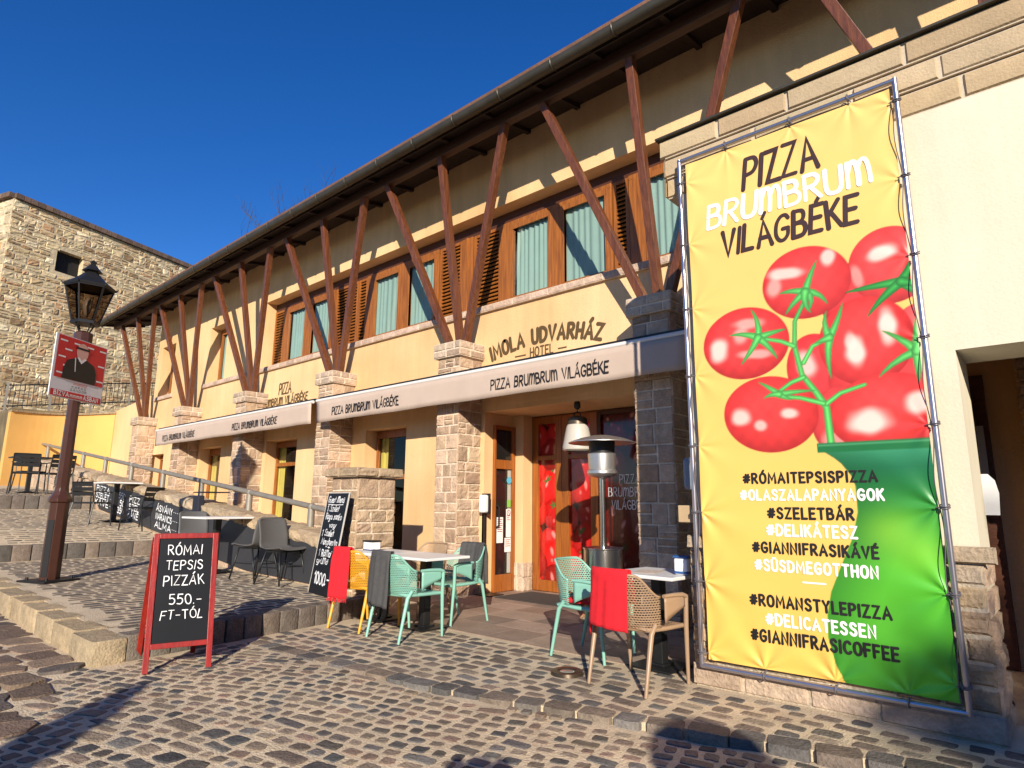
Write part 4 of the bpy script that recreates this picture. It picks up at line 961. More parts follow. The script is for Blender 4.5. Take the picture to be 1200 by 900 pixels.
# ------------------------------------------------------------------ ramp wall, pedestal, railing
RW = thing('ramp_wall', 'low sloping stone wall with rough sandstone coping beside the ramp', 'wall', (-12, 4.8, 0))
sx = .1045; zc = lambda x: .70 + sx * (-7.35 - x)              # underside of the coping
g = MB(); U = Vector((1, 0, -sx)); 
g.poly([(-7.36, 4.72, -.1), (-28.4, 4.72, -.1), (-28.4, 4.72, zc(-28.4)), (-7.36, 4.72, zc(-7.36))], (.5, .4, .28))
g.poly([(-7.36, 5.08, -.1), (-28.4, 5.08, -.1), (-28.4, 5.08, zc(-28.4)), (-7.36, 5.08, zc(-7.36))], (.5, .4, .28))
ashlar(g, (-28.4, 4.72, zc(-28.4) - 1.3), U, (0, 0, 1), 21.0, 1.3, rows=(.14, .26), blk=(.25, .5), depth=.018, rough=.006, pal=[(.46, .33, .22), (.42, .31, .21), (.50, .37, .25), (.38, .27, .18)])
g.build('wall', M['stone'], RW)
g = MB(); x = -7.37
while x > -28.4:
    L_ = rng.uniform(.28, .55); xm = x - L_ / 2; h_ = .075
    n0 = len(g.v); col = vary(rng.choice([(.44, .33, .20), (.40, .29, .18), (.48, .37, .24), (.36, .27, .17)]), .12)
    for i in range(4):
        for k_, (y, z) in enumerate(((4.66, .0), (4.645, .05), (4.66, .12), (4.74, .155), (4.9, .16), (5.08, .155), (5.14, .12), (5.15, .0))):
            xa = x - .008 - (L_ - .016) * i / 3; g.v.append((xa, y + rng.uniform(-.022, .022), zc(xa) + z + rng.uniform(-.016, .016)))
    for i in range(3):
        for k_ in range(7): a = n0 + i * 8 + k_; g.face((a, a + 1, a + 9, a + 8), col)
    g.face([n0 + k_ for k_ in range(8)], col); g.face([n0 + 24 + k_ for k_ in range(8)], col); x -= L_
g.build('coping', M['stone'], RW)
PD = thing('stone_pedestal', 'stone gate pillar with a slab cap at the foot of the ramp', 'pillar', (-7.0, 5.0, 0))
a, b, y0, y1 = -7.33, -6.74, 4.66, 5.26
g = MB(); g.box(a + .012, b - .012, y0 + .012, y1 - .012, -.1, 1.62, MORT)
k = dict(rows=(.13, .26), blk=(.2, .36), depth=.018, rough=.008, pal=[(.44, .31, .19), (.40, .28, .18), (.48, .35, .22), (.36, .25, .16)], small=.2)
ashlar(g, (a, y0 + .012, 0), (1, 0, 0), (0, 0, 1), .59, 1.62, **k); ashlar(g, (b - .012, y0, 0), (0, 1, 0), (0, 0, 1), .6, 1.62, **k); ashlar(g, (a + .012, y1, 0), (0, -1, 0), (0, 0, 1), .6, 1.62, **k); ashlar(g, (b, y1 - .012, 0), (-1, 0, 0), (0, 0, 1), .59, 1.62, **k)
g.build('pillar', M['stone'], PD)
g = MB(); e = .07; g.box(a - e + .02, b + e - .02, y0 - e + .02, y1 + e - .02, 1.622, 1.735, (.40, .29, .18))
k = dict(rows=(.11, .12), blk=(.3, .5), depth=.022, rough=.008, pal=[(.40, .29, .18), (.36, .26, .165)])
for O_, U_, L_ in (((a - e, y0 - e + .02, 1.62), (1, 0, 0), .59 + 2 * e), ((b + e - .02, y0 - e, 1.62), (0, 1, 0), .6 + 2 * e), ((b + e, y1 + e - .02, 1.62), (-1, 0, 0), .59 + 2 * e), ((a - e + .02, y1 + e, 1.62), (0, -1, 0), .6 + 2 * e)): ashlar(g, O_, U_, (0, 0, 1), L_, .125, **k)
g.build('cap', M['stone'], PD)
RL = thing('handrail', 'grey round metal handrail on short posts along the ramp wall', 'railing', (-12, 5.0, 1.2))
rzz = lambda x: 1.20 + .1125 * (-8.0 - x)
g = MB(); g.tube([(x, 5.0, rzz(x)) for x in (-7.55, -12, -16, -20, -24, -28.2)], .042, 10); g.build('rail', M['rail'], RL, smooth=True, autos=50)
x = -8.35
while x > -28.2:
    g = MB(); g.tube([(x, 5.0, zc(x) + .13), (x, 5.0, rzz(x) - .02)], .05, 10); g.lathe([(.057, 0), (.057, .05), (.03, .066), (0, .066)], (x, 5.0, rzz(x) - .02), 10); g.build('post', M['rail'], RL, smooth=True, autos=40); x -= 1.93
# dark menu panels hung on the ramp wall
def panel(x0, x1, label, name='chalk_menu'):
    t = thing(name, label, 'menu panel', ((x0 + x1) / 2, 4.68, zt((x0 + x1) / 2)))
    g = MB(); n = 12; top = lambda x: zc(x) + .012; bot = lambda x: max(zt(x) + .03, top(x) - (.66 if x > -11.5 else .60))
    xs_ = [x0 + (x1 - x0) * i / n for i in range(n + 1)]
    for p, q in zip(xs_, xs_[1:]):
        for y in (4.672, 4.698): g.poly([(p, y, bot(p)), (q, y, bot(q)), (q, y, top(q)), (p, y, top(p))])
        g.poly([(p, 4.672, top(p)), (q, 4.672, top(q)), (q, 4.698, top(q)), (p, 4.698, top(p))]); g.poly([(p, 4.672, bot(p)), (q, 4.672, bot(q)), (q, 4.698, bot(q)), (p, 4.698, bot(p))])
    for p in (x0, x1): g.poly([(p, 4.672, bot(p)), (p, 4.698, bot(p)), (p, 4.698, top(p)), (p, 4.672, top(p))])
    g.build('board', M['boardgrey'], t); return t
t = panel(-17.35, -11.55, 'long dark grey menu panel with white handwriting on the ramp wall')
def slope_fn(x0, z0): return lambda x, y, l: Vector((x0 + x, 4.668 - l, z0 + y - sx * x))
for i, (s_, pz) in enumerate((('ÁSVÁNY', '350.-Ft'), ('NARANCS', '350.-Ft'), ('ALMA', '350.-Ft'))):
    g = MB(); text(g, s_, slope_fn(-13.35, zc(-13.35) - .20 - .155 * i), .105, .2, width=.8, sp=.22, jit=.1); text(g, '-----', slope_fn(-12.5, zc(-12.5) - .17 - .155 * i), .06, .12, width=.38, sp=.5)
    text(g, pz, slope_fn(-12.08, zc(-12.08) - .21 - .155 * i), .115, .2, width=.46, sp=.22, jit=.1); g.build('handwriting', M['chalk'], t)
for i, (s_, pz) in enumerate((('PIZZA', '550'), ('SZELET', '650'), ('KÁVÉ', '350'))):
    g = MB(); text(g, s_, slope_fn(-17.2, zc(-17.2) - .18 - .155 * i), .11, .2, width=.95, sp=.22, jit=.1); text(g, '---', slope_fn(-16.15, zc(-16.15) - .16 - .155 * i), .06, .12, width=.38, sp=.5); text(g, pz, slope_fn(-15.6, zc(-15.6) - .2 - .155 * i), .115, .2, width=.4, sp=.22, jit=.1)
    text(g, s_[:4], slope_fn(-14.9, zc(-14.9) - .2 - .155 * i), .11, .2, width=.6, sp=.22, jit=.1); g.build('handwriting', M['chalk'], t)
panel(-11.25, -7.5, 'blank dark grey panel on the ramp wall behind the grey shell chairs')
g = MB(); g.box(-11.54, -11.30, 4.60, 4.70, zt(-11.4) + .02, 1.40); g.box(-11.56, -11.0, 4.60, 5.0, 1.445, 1.465); tag(g.build('folded_parasol_cover', pm('dark_blue_cover', (.016, .018, .03), .7), None, bevel=.01), 'narrow dark blue box with a flap lid between the two menu panels', 'box'); C.objects['folded_parasol_cover'].name = 'tall_box'

# ------------------------------------------------------------------ far left: retaining wall, fence, castle, bare tree
YWL = thing('retaining_wall', 'curved ochre retaining wall under the castle, left of the hotel', 'wall', (-24.4, 5.4, 1.5))
g = MB(); n = 16
cv = [(-24.25 - .35 * math.sin(math.pi * i / n), 4.02 + (6.84 - 4.02) * i / n, 3.97 + .24 * i / n - .05 * math.sin(math.pi * i / n)) for i in range(n + 1)]
for (a, b, c), (d, e, f_) in zip(cv, cv[1:]):
    g.poly([(a, b, 0), (d, e, 0), (d, e, f_), (a, b, c)]); g.poly([(a, b, c), (d, e, f_), (d - .4, e, f_), (a - .4, b, c)]); g.poly([(a - .4, b, 0), (d - .4, e, 0), (d - .4, e, f_), (a - .4, b, c)])
a, b, c = cv[0]; g.poly([(a, b, 0), (a - .4, b, 0), (a - .4, b, c), (a, b, c)])
g.build('wall', M['plaster_orange'], YWL, smooth=False)
g = MB()
for (a, b, c), (d, e, f_) in zip(cv, cv[1:]): g.obox(((a + d) / 2 - .2, (b + e) / 2, (c + f_) / 2 + .035), (.26, 0, 0), ((d - a) / 2, (e - b) / 2 - .004, (f_ - c) / 2), (0, 0, .03), (.33, .24, .14))
g.build('coping', M['stone'], YWL)
g = MB(); g.poly([(-24.6, 6.85, 0), (-20.86, 6.85, 0), (-20.86, 6.85, 4.52), (-24.6, 6.85, 4.28)]); g.poly([(-24.6, 7.2, 0), (-20.86, 7.2, 0), (-20.86, 7.2, 4.52), (-24.6, 7.2, 4.28)]); g.poly([(-24.6, 6.85, 4.28), (-20.86, 6.85, 4.52), (-20.86, 7.2, 4.52), (-24.6, 7.2, 4.28)])
o = g.build('garden_wall', M['plaster'], None)
tag(o, 'plain yellow wall with a sloping top joining hotel and retaining wall', 'wall')
g = MB(); g.poly([(-24.7, -4, 4.15), (-24.7, 7, 4.15), (-24.7, 16, 4.6), (-60, 16, 4.6), (-60, -4, 4.15)]); g.poly([(-24.72, 4.0, 4.15), (-24.72, 4.0, 0), (-60, 4.0, 0), (-60, 4.0, 4.15)])
for q in g.v[:]: pass
g = MB(); g.box(-60, -24.75, 4.1, 16, 0, 4.15); struct(g.build('upper_ground', pm('dry_grass', (.16, .12, .06), .95, var=.4, vscale=2)))
FN = thing('iron_fence', 'black iron picket fence in front of the castle wall', 'fence', (-26, 6, 4.2))
fz = lambda y: 4.24 + .165 * (y - 4.0)
for y in [4.12 + i * 1.2 for i in range(5)]:
    g = MB(); g.box(-26.03, -25.97, y - .03, y + .03, 4.1, fz(y) + .86); g.build('fence_post', M['rail'], FN)
g = MB()
for dz in (.06, .76): g.beam((-26, 4.05, fz(4.05) + dz), (-26, 9.2, fz(9.2) + dz), .03, .04)
y = 4.2
while y < 9.1: g.tube([(-26, y, fz(y)), (-26, y, fz(y) + .80)], .011, 5); y += .125
g.build('pickets', M['iron'], FN)
CS = thing('castle_wall', 'high rubble castle wall with a dark square hole and tile capped top', 'castle wall', (-30, 6, 1.4))
d1 = Vector((-.3303, .9439, 0)); CA = Vector((-30, 4.01, 1.3)); d0 = Vector((.9439, .3303, 0)); N1 = d1.cross(Vector((0, 0, 1)))
HT = 11.7
g = MB(); holed(g, CA, d1, (0, 0, 1), 16, HT, [(1.85, 2.95, 9.35, 10.3)], .9, (.58, .46, .28)); 
g.obox(CA - d0 * 7 / 1 + Vector((0, 0, HT / 2)) + d0 * 3.5 + d1 * .25, d0 * 3.48, d1 * .24, (0, 0, HT / 2), (.58, .46, .28))
sk = lambda u, v: 1.75 < u < 3.05 and 9.25 < v < 10.4
ashlar(g, CA, d1, (0, 0, 1), 16, HT, rows=(.16, .34), blk=(.2, .6), gap=.035, depth=.02, rough=.017, jit=.03, pal=RUB, skip=sk, small=.3)
ashlar(g, CA - d0 * 7, d0, (0, 0, 1), 7, HT, rows=(.25, .5), blk=(.3, .8), gap=.04, depth=.035, rough=.024, jit=.03, pal=[(.58, .50, .34), (.50, .42, .28), (.44, .36, .23), (.40, .26, .13)])
g.build('wall', M['rubble'], CS)
g = MB(); g.obox(CA + d1 * 2.4 - N1 * .3 + Vector((0, 0, 9.83)), d1 * .545, N1 * .03, (0, 0, .47)); g.build('hole', M['dark'], CS)
g = MB(); u = 0
while u < 16:
    L_ = rng.uniform(.2, .3); g.obox(CA + d1 * (u + L_ / 2) + Vector((0, 0, HT + .11)) - N1 * .15, d1 * (L_ / 2 - .01), N1 * .28, (0, 0, .10), vary((.15, .095, .065), .25)); u += L_
u = 0
while u < 7: L_ = .25; g.obox(CA - d0 * (u + L_ / 2) + Vector((0, 0, HT + .11)) + d1 * .1, d0 * .115, d1 * .28, (0, 0, .10), vary((.15, .095, .065), .25)); u += L_
g.build('tile_cap', M['stone'], CS)
# bare tree behind the roof
TR = thing('bare_tree', 'leafless tree whose twigs show above the hotel roof', 'tree', (-36.5, 23, 3))
g = MB(); tr = random.Random(4)
def branch(p, d, L, r, lvl):
    pts = [p]; q = p.copy()
    for i in range(4): d = (d + Vector((tr.uniform(-.14, .14), tr.uniform(-.14, .14), tr.uniform(-.03, .1)))).normalized(); q = q + d * L / 4; pts.append(q.copy())
    (tw if lvl > 0 else tk).tube(pts, [r * (1 - .6 * i / 4) for i in range(5)], 5 if lvl < 2 else 3)
    if lvl < 5:
        for k_ in range(3 if lvl > 1 else 5):
            i = tr.randint(2, 4); a = Vector((tr.uniform(-1, 1), tr.uniform(-1, 1), tr.uniform(.0, .9))).normalized(); branch(pts[i], (d * .9 + a * .75).normalized(), L * tr.uniform(.5, .72), r * .5, lvl + 1)
tw, tk = MB(), MB(); branch(Vector((-36.5, 23, 3)), Vector((0, 0, 1)), 9.9, .28, 0)
tk.build('trunk', M['bark'], TR); tw.build('crown', M['bark'], TR)

# ------------------------------------------------------------------ street lamp with poster
LP = thing('street_lamp', 'old fashioned black lantern on a brown post at the terrace edge', 'street lamp', (-10.12, 2.34, zt(-10.1)))
lx, ly, lz = -10.12, 2.34, zt(-10.1); ph = .35
g = MB(); g.obox((lx, ly, lz + .012), (.22, .1, 0), (-.1, .22, 0), (0, 0, .014))
for sx_, sy_ in ((1, 1), (1, -1), (-1, 1), (-1, -1)): g.lathe([(.02, 0), (.02, .03), (0, .03)], (lx + .17 * sx_ * .9 - .07 * sy_, ly + .17 * sy_ * .9 + .07 * sx_, lz + .026), 8)
g.build('base_plate', M['iron'], LP)
g = MB(); g.lathe([(.118, .02), (.114, 1.0), (.138, 1.01), (.138, 1.05), (.108, 1.10), (.086, 1.15), (.08, 1.2)], (lx, ly, lz), 8, ph); pb = g.build('pedestal', M['brownpost'], LP, bevel=.006)
ha = ph + 3.14159 * 1.625; g = MB(); g.obox((lx + .108 * math.cos(ha), ly + .108 * math.sin(ha), lz + .42), Vector((-math.sin(ha), math.cos(ha), 0)) * .04, Vector((math.cos(ha), math.sin(ha), 0)) * .008, (0, 0, .36)); g.build('inspection_door', M['iron'], pb)
g = MB(); g.lathe([(.078, 1.18), (.068, 3.04), (.075, 3.05), (.115, 3.09), (.115, 3.32), (.08, 3.34), (.03, 3.36)], (lx, ly, lz), 8, ph); g.build('shaft', M['brownpost'], LP)
g = MB()
for k_ in range(4):
    aa = ph + k_ * math.pi / 2; g.tube([(lx + .06 * math.cos(aa), ly + .06 * math.sin(aa), lz + 3.32), (lx + .11 * math.cos(aa), ly + .11 * math.sin(aa), lz + 3.42), (lx + .15 * math.cos(aa), ly + .15 * math.sin(aa), lz + 3.50)], .010, 6)
g.build('lantern_bracket', M['iron'], LP)
LT = MB(); n = 6; zb_, zt2 = lz + 3.48, lz + 3.98; rb, rt = .16, .29
LT.lathe([(rb + .02, 0), (rb + .02, .03), (.02, .04)], (lx, ly, zb_ - .03), n, ph); LT.lathe([(rt + .02, 0), (rt + .03, .03), (rt * .62, .13), (.11, .20), (.08, .23), (.13, .25), (.08, .30), (.05, .34), (.03, .36), (.045, .39), (.0, .43)], (lx, ly, zt2), n, ph)
cor = lambda k_, r, z: Vector((lx + r * math.cos(2 * math.pi * k_ / n + ph), ly + r * math.sin(2 * math.pi * k_ / n + ph), z))
for k_ in range(n):
    LT.beam(cor(k_, rb, zb_), cor(k_, rt, zt2), .02, .02); LT.beam(cor(k_, rt, zt2), cor(k_ + 1, rt, zt2), .02, .03); LT.beam(cor(k_, rb, zb_), cor(k_ + 1, rb, zb_), .02, .03)
    LT.tube([cor(k_, rt + .02, zt2 + .01), cor(k_, rt + .055, zt2 + .05)], [.014, .004], 5)
lan = LT.build('lantern', M['iron'], LP)
g = MB()
for k_ in range(n): g.poly([cor(k_, rb, zb_), cor(k_ + 1, rb, zb_), cor(k_ + 1, rt, zt2), cor(k_, rt, zt2)])
g.build('lantern_glass', M['lamp_glass'], lan)
g = MB(); g.lathe([(.02, 0), (.035, .05), (.06, .14), (.05, .22), (.02, .28), (0, .29)], (lx, ly, zb_ + .08), 12); g.build('bulb', M['glow'], lan, smooth=True)
# poster on the lamp post
PO = thing('poster', 'red and white poster of a man in a dark suit tied to the lamp post', 'poster', (-10.45, 2.3, 3.1))
pd = Vector((-.6, .8, 0)).normalized(); pn = Vector((0, 0, 1)).cross(pd) * -1; P0 = Vector((-9.58, 1.93, 2.61)); pv = Vector((0, 0, 1)); PW, PH = .98, .88
pn = pd.cross(pv)
# foreshortened in the photograph: it is turned well away from the street
pf = lambda x, y, l: P0 + pd * x * .93 + pv * y * .93 + pn * l
g = MB(); g.obox(pf(PW / 2, PH / 2, -.008), pd * PW * .465, pn * .006, pv * PH * .465); ps = g.build('poster_board', M['paper'], PO)
def pq(g, pts, l): g.poly([pf(x, y, l) for x, y in pts])
g = MB(); pq(g, [(.04, .27), (PW - .02, .27), (PW - .02, PH - .01), (.04, PH - .01)], .002); pq(g, [(.02, .01), (PW - .02, .01), (PW - .02, .10), (.02, .10)], .002); g.build('red_print', pm('poster_red', (.62, .015, .022), .5), ps)
g = MB()
for i in range(5):
    for j in range(4):
        x_, y_ = .07 + j * .25 + .1 * (i % 2), .33 + i * .115
        if x_ < .85 and not (.25 < x_ + .06 < .78 and y_ < .72): pq(g, [(x_, y_), (x_ + .13, y_), (x_ + .13, y_ + .022), (x_, y_ + .022)], .004)
text(g, 'BÍZVA ALKOTÁSBAN', lambda x, y, l: pf(x, y, l), .055, .26, x0=0, width=.001) if False else None
text(g, 'BÍZVA', lambda x, y, l: pf(.08 + x, .028 + y, l), .058, .26, width=.26, sp=.3, lift=.004); text(g, 'ÁSBAN', lambda x, y, l: pf(.62 + x, .028 + y, l), .058, .26, width=.28, sp=.3, lift=.004); text(g, 'mmmm', lambda x, y, l: pf(.37 + x, .03 + y, l), .035, .26, width=.22, sp=.3, lift=.004)
g.build('white_print', M['inkwhite'], ps)
g = MB(); pq(g, [(.17, .272), (.80, .272), (.80, .44), (.74, .55), (.60, .60), (.38, .60), (.23, .54), (.18, .42)], .006); pq(g, [(.36, .735), (.62, .735), (.62, .765), (.36, .765)], .009)
text(g, 'KAKAS', lambda x, y, l: pf(.38 + x, .165 + y, l), .03, .16, width=.26, sp=.4, lift=.004); text(g, 'SÁNDOR', lambda x, y, l: pf(.36 + x, .12 + y, l), .03, .16, width=.30, sp=.4, lift=.004)
g.build('suit_print', M['inkblack'], ps)
g = MB(); g.poly([pf(.49 + .11 * math.cos(t), .70 + .13 * math.sin(t), .007) for t in [i * .2618 for i in range(24)]]); pq(g, [(.44, .56), (.54, .56), (.54, .62), (.44, .62)], .0068); g.build('face_print', pm('poster_skin', (.72, .42, .33), .6), ps)
g = MB(); pq(g, [(.40, .61), (.49, .53), (.50, .57), (.44, .62)], .008); pq(g, [(.58, .61), (.49, .53), (.48, .57), (.54, .62)], .0082); pq(g, [(.36, .60), (.38, .60), (.40, .40), (.385, .40)], .008); g.build('shirt_print', M['inkwhite'], ps)
g = MB(); pq(g, [(.40, .235), (.66, .235), (.66, .242), (.40, .242)], .004); pq(g, [(.40, .215), (.66, .215), (.66, .222), (.40, .222)], .004); g.build('small_red_print', pm('poster_red_line', (.62, .05, .05), .5), ps)
# ------------------------------------------------------------------ garden chairs with blankets
def chair(label, key, loc, rot, group='plastic armchairs around the cafe tables'):
    t = thing('armchair', label, 'chair', (0, 0, 0), group); ms, mp_ = M[key], M[key + '_p']
    def lean(x, y, z, c): return (x, y - .075 * max(0, z - .44) / .36 * c, z)
    g = MB(); NU, NV = 36, 10
    for i in range(NU + 1):
        ph = math.radians(-82 + 164 * i / NU); s_, c_ = math.sin(ph), max(0, math.cos(ph))
        x = .262 * math.copysign(abs(s_) ** .75, s_); y = -.02 - .235 * c_ ** .7; top = .80 - .155 * sstep((abs(math.degrees(ph)) - 34) / 48)
        for j in range(NV + 1):
            z = .435 + (top - .435) * j / NV; g.v.append(lean(x, y - .008 * math.sin(j / NV * 3.14) * c_, z, c_)); g.uv.append((ph * .27, z))
    for i in range(NU):
        for j in range(NV): a = i * (NV + 1) + j; g.face((a, a + NV + 1, a + NV + 2, a + 1))
    bk = g.build('backrest', mp_, t, smooth=True, solid=.009)
    g = MB(); rim = []
    for i in range(NU + 1):
        ph = math.radians(-82 + 164 * i / NU); s_, c_ = math.sin(ph), max(0, math.cos(ph))
        x = .262 * math.copysign(abs(s_) ** .75, s_); top = .80 - .155 * sstep((abs(math.degrees(ph)) - 34) / 48); rim.append(lean(x, -.02 - .235 * c_ ** .7, top, c_))
    g.tube(rim, .010, 6); g.build('rim', ms, bk, smooth=True)
    g = MB(); g.grid(lambda u, v: ((u - .5) * .47, -.235 + .47 * v, .432 - .018 * math.sin(v * 3.14) * (1 - (2 * u - 1) ** 2) - .02 * max(0, (v - .85) / .15) ** 2), 10, 10)
    g.uv = [(x, y) for x, y, z in g.v]; g.build('seat', mp_, t, smooth=True, solid=.01)
    g = MB(); r_ = [(-.245, .235, .415), (-.25, 0, .42), (-.24, -.2, .428), (0, -.25, .428), (.24, -.2, .428), (.25, 0, .42), (.245, .235, .415)]
    g.tube(r_, .017, 8); g.tube([(-.245, .235, .41), (.245, .235, .41)], .018, 8); g.build('seat_rail', ms, t, smooth=True, autos=50)
    for s_ in (-1, 1):
        g = MB(); n = 10
        g.grid(lambda u, v: (s_ * (.262 + .012 * u), -.03 + .25 * u, (.455 + .10 * u ** .8) * (1 - v) + (.645 - .008 * u) * v), 10, 4)
        g.build('armrest', ms, t, smooth=True, solid=.010)
        g = MB(); g.tube([(s_ * .262, -.04, .645), (s_ * .268, .08, .645), (s_ * .275, .19, .640), (s_ * .277, .235, .625)], [.014, .016, .018, .019], 8)
        g.tube([(s_ * .277, .235, .63), (s_ * .270, .235, .42), (s_ * .255, .26, 0)], [.019, .019, .013], 8); g.build('leg', ms, t, smooth=True, autos=50)
        g = MB(); g.tube([(s_ * .252, -.14, .46), (s_ * .25, -.19, .40), (s_ * .25, -.28, 0)], [.018, .020, .013], 8); g.build('leg', ms, t, smooth=True, autos=50)
    t.location = loc; t.rotation_euler.z = rot; return t
def blanket(label, mat, loc, rot, wd, x0, z_out, z_in, fringe=False, ph=0., skew=0., amp=1.):
    g = MB(); L_out, L_in = .82 - z_out, .82 - z_in
    def fn(u, v):
        x = x0 - wd / 2 + wd * u; d = v * (L_in + L_out + .06) - L_in             # d<0 inside, >.06 outside
        fold = amp * (.012 * math.sin(u * 15 + ph) + .008 * math.sin(u * 31 + ph * 2 + v * 3))
        arc = .262 ** 2; yb = -.02 - .235 * max(0.05, 1 - (abs(x) / .262) ** 2.6) ** .42
        top = .82 - .155 * sstep((abs(x) - .19) / .09)
        if d < 0: z = top + d; y = yb - .075 * max(0, z - .44) / .36 + .022 + fold * .5
        elif d < .06: a = d / .06 * math.pi; z = top + .022 * math.sin(a); y = yb - .078 + .022 * math.cos(a)
        else: z = top - (d - .06) * (1 + skew * (u - .5)); y = yb - .10 - .05 * (d - .06) + fold * min(1, (d - .06) / .12) * 1.4
        return (x + .012 * math.sin(v * 7 + ph) * (u - .5), y, z)
    g.grid(fn, 30, 26); o = g.build('blanket', mat, None, smooth=True, solid=.008)
    if fringe:
        f = MB()
        for i in range(46):
            u = i / 45; p = Vector(fn(u, 1)); f.tube([p, p + Vector((rng.uniform(-.008, .008), rng.uniform(-.006, .004), -.035))], .003, 4)
        f.build('fringe', mat, o)
    o.location = loc; o.rotation_euler.z = rot
    return tag(o, label, 'blanket')
c1 = ((-5.85, 4.22, .004), .08); c2 = ((-5.155, 4.21, .004), .0); c3 = ((-5.42, 5.12, .008), math.pi - .06); c4 = ((-6.08, 5.16, .008), math.pi + .05); c5 = ((-3.34, 4.84, .008), -math.pi / 2 + .05); c6 = ((-2.6, 4.35, .004), -.08)
chair('mustard yellow armchair with a red blanket on its back', 'mustard', *c1)
chair('mint green armchair with a grey blanket, nearest the camera at the long table', 'mint', *c2)
chair('mint green armchair behind the long table, next to the glass side door', 'mint', *c3)
chair('brown armchair behind the long table, in front of the stone pillar', 'taupe', *c4)
chair('mint green armchair with a red seat cushion beside the patio heater', 'mint', *c5)
chair('brown armchair with a red blanket next to the banner', 'taupe', *c6)
blanket('red fringed blanket over the back of the mustard chair', M['red_blanket'], *c1, .36, -.06, .33, .62, True, .5)
blanket('grey blanket hanging behind the nearest mint chair', M['grey_blanket'], *c2, .42, -.06, .34, .6, False, 2.2, .12, .5)
blanket('grey blanket on the mint chair next to the side door', M['grey_blanket'], *c3, .36, .02, .38, .50, False, 4.)
blanket('plain red blanket over the brown chair next to the banner', M['red_blanket'], *c6, .41, -.045, .43, .6, False, 1.1, .06, .25)
g = MB(); g.grid(lambda u, v: ((u - .5) * .40, -.20 + .40 * v, .462 + .012 * math.sin(u * 3.14) * math.sin(v * 3.14)), 8, 8); o = g.build('cushion', M['red_blanket'], None, smooth=True, solid=.03); o.location = c5[0]; o.rotation_euler.z = c5[1]; tag(o, 'thin red cushion on the seat of the mint chair by the heater', 'cushion')

def table(label, x, y, z, sx_, sy_, rot=0., h=.74, group='square cafe tables with white tops', mat='tabletop'):
    t = thing('cafe_table', label, 'table', (0, 0, 0), group)
    g = MB(); g.box(-sx_ / 2, sx_ / 2, -sy_ / 2, sy_ / 2, h - .028, h); g.build('tabletop', M[mat], t, bevel=.006)
    g = MB(); g.box(-.045, .045, -.045, .045, .02, h - .03); g.build('column', M['black'], t, bevel=.006)
    g = MB(); g.box(-.2, .2, -.2, .2, 0, .014); g.box(-.08, .08, -.08, .08, .014, .03); g.build('base_plate', M['black'], t, bevel=.004)
    t.location = (x, y, z); t.rotation_euler.z = rot; return t
table('white table at the pillar end of the joined pair, with the napkin tin on it', -6.10, 4.64, .006, .70, .62)
table('empty white table of the joined pair, between the two mint chairs', -5.37, 4.64, .006, .72, .62)
table('small white table beside the banner with a menu sheet on it', -2.72, 4.90, .010, .64, .62, -.06)
tz3 = zt(-9.8) + .015
table('white table on the terrace between the grey shell chairs', -9.75, 4.28, tz3, .74, .74, .05, .80)
table('white table on the upper terrace in front of the long menu panel', -14.9, 4.40, zt(-14.9) + .015, .85, .7, 0., .78)
table('dark slatted table among black chairs at the far left', -19.3, 3.75, zt(-19.3) + .012, .8, .8, 0., .86, None, 'black')
def tin(label, x, y, z, body, lid, stripe, w_=.17, d_=.13, h_=.105):
    t = thing('napkin_box', label, 'box', (x, y, z))
    g = MB(); g.box(x - w_ / 2, x + w_ / 2, y - d_ / 2, y + d_ / 2, z + .001, z + h_); b_ = g.build('body', body, t, bevel=.015)
    g = MB(); g.box(x - w_ / 2 - .002, x + w_ / 2 + .002, y - d_ / 2 - .002, y + d_ / 2 + .002, z + .004, z + h_ * .3); g.build('band', stripe, b_, bevel=.015)
    g = MB(); g.box(x - w_ / 2 - .006, x + w_ / 2 + .006, y - d_ / 2 - .006, y + d_ / 2 + .006, z + h_, z + h_ + .018); g.build('lid', lid, t, bevel=.005)
navy = pm('navy_print', (.03, .04, .12), .4); blue = pm('blue_print', (.03, .10, .28), .4)
tin('white napkin tin with navy band and black lid on the long table', -6.25, 4.56, .747, M['white'], M['black'], navy)
tin('blue and white napkin box on the small table by the banner', -2.46, 4.86, .751, M['white'], blue, blue, .12, .12, .13)
g = MB(); g.obox((-2.78, 4.85, .7525), (.10, .02, 0), (-.03, .14, 0), (0, 0, .0008)); tag(g.build('menu_sheet', M['paper']), 'printed menu sheet lying on the small table by the banner', 'paper')
C.objects['menu_sheet'].data.materials[0] = pm('menu_paper', (.62, .50, .40), .7, var=.3, vscale=30)

# ------------------------------------------------------------------ boards
AF = thing('sandwich_board', 'black chalkboard sign in a red wooden A frame on the cobbles', 'board', (-5.6, 2.15, 0))
BL, BR, TL, TR_ = Vector((-5.49, 1.965, 0)), Vector((-5.36, 2.385, 0)), Vector((-5.70, 2.02, 1.035)), Vector((-5.565, 2.425, 1.035))
RL_, RR_ = Vector((-6.05, 2.10, .01)), Vector((-5.93, 2.49, .01))
au = (BR - BL).normalized(); av = (TL - BL).normalized(); an_ = au.cross(av).normalized(); AWd, AH = (BR - BL).length, (TL - BL).length
ap = lambda x, y, l=0: BL + au * x + av * y + an_ * l
g = MB()
for xx_ in (.0, AWd): g.beam(ap(xx_, 0), ap(xx_, AH), .024, .042, au)
g.beam(ap(.021, .19), ap(AWd - .021, .19), .022, .04, av); g.beam(ap(.021, AH - .021), ap(AWd - .021, AH - .021), .022, .042, av)
fr_ = g.build('frame', M['redwood'], AF, bevel=.003)
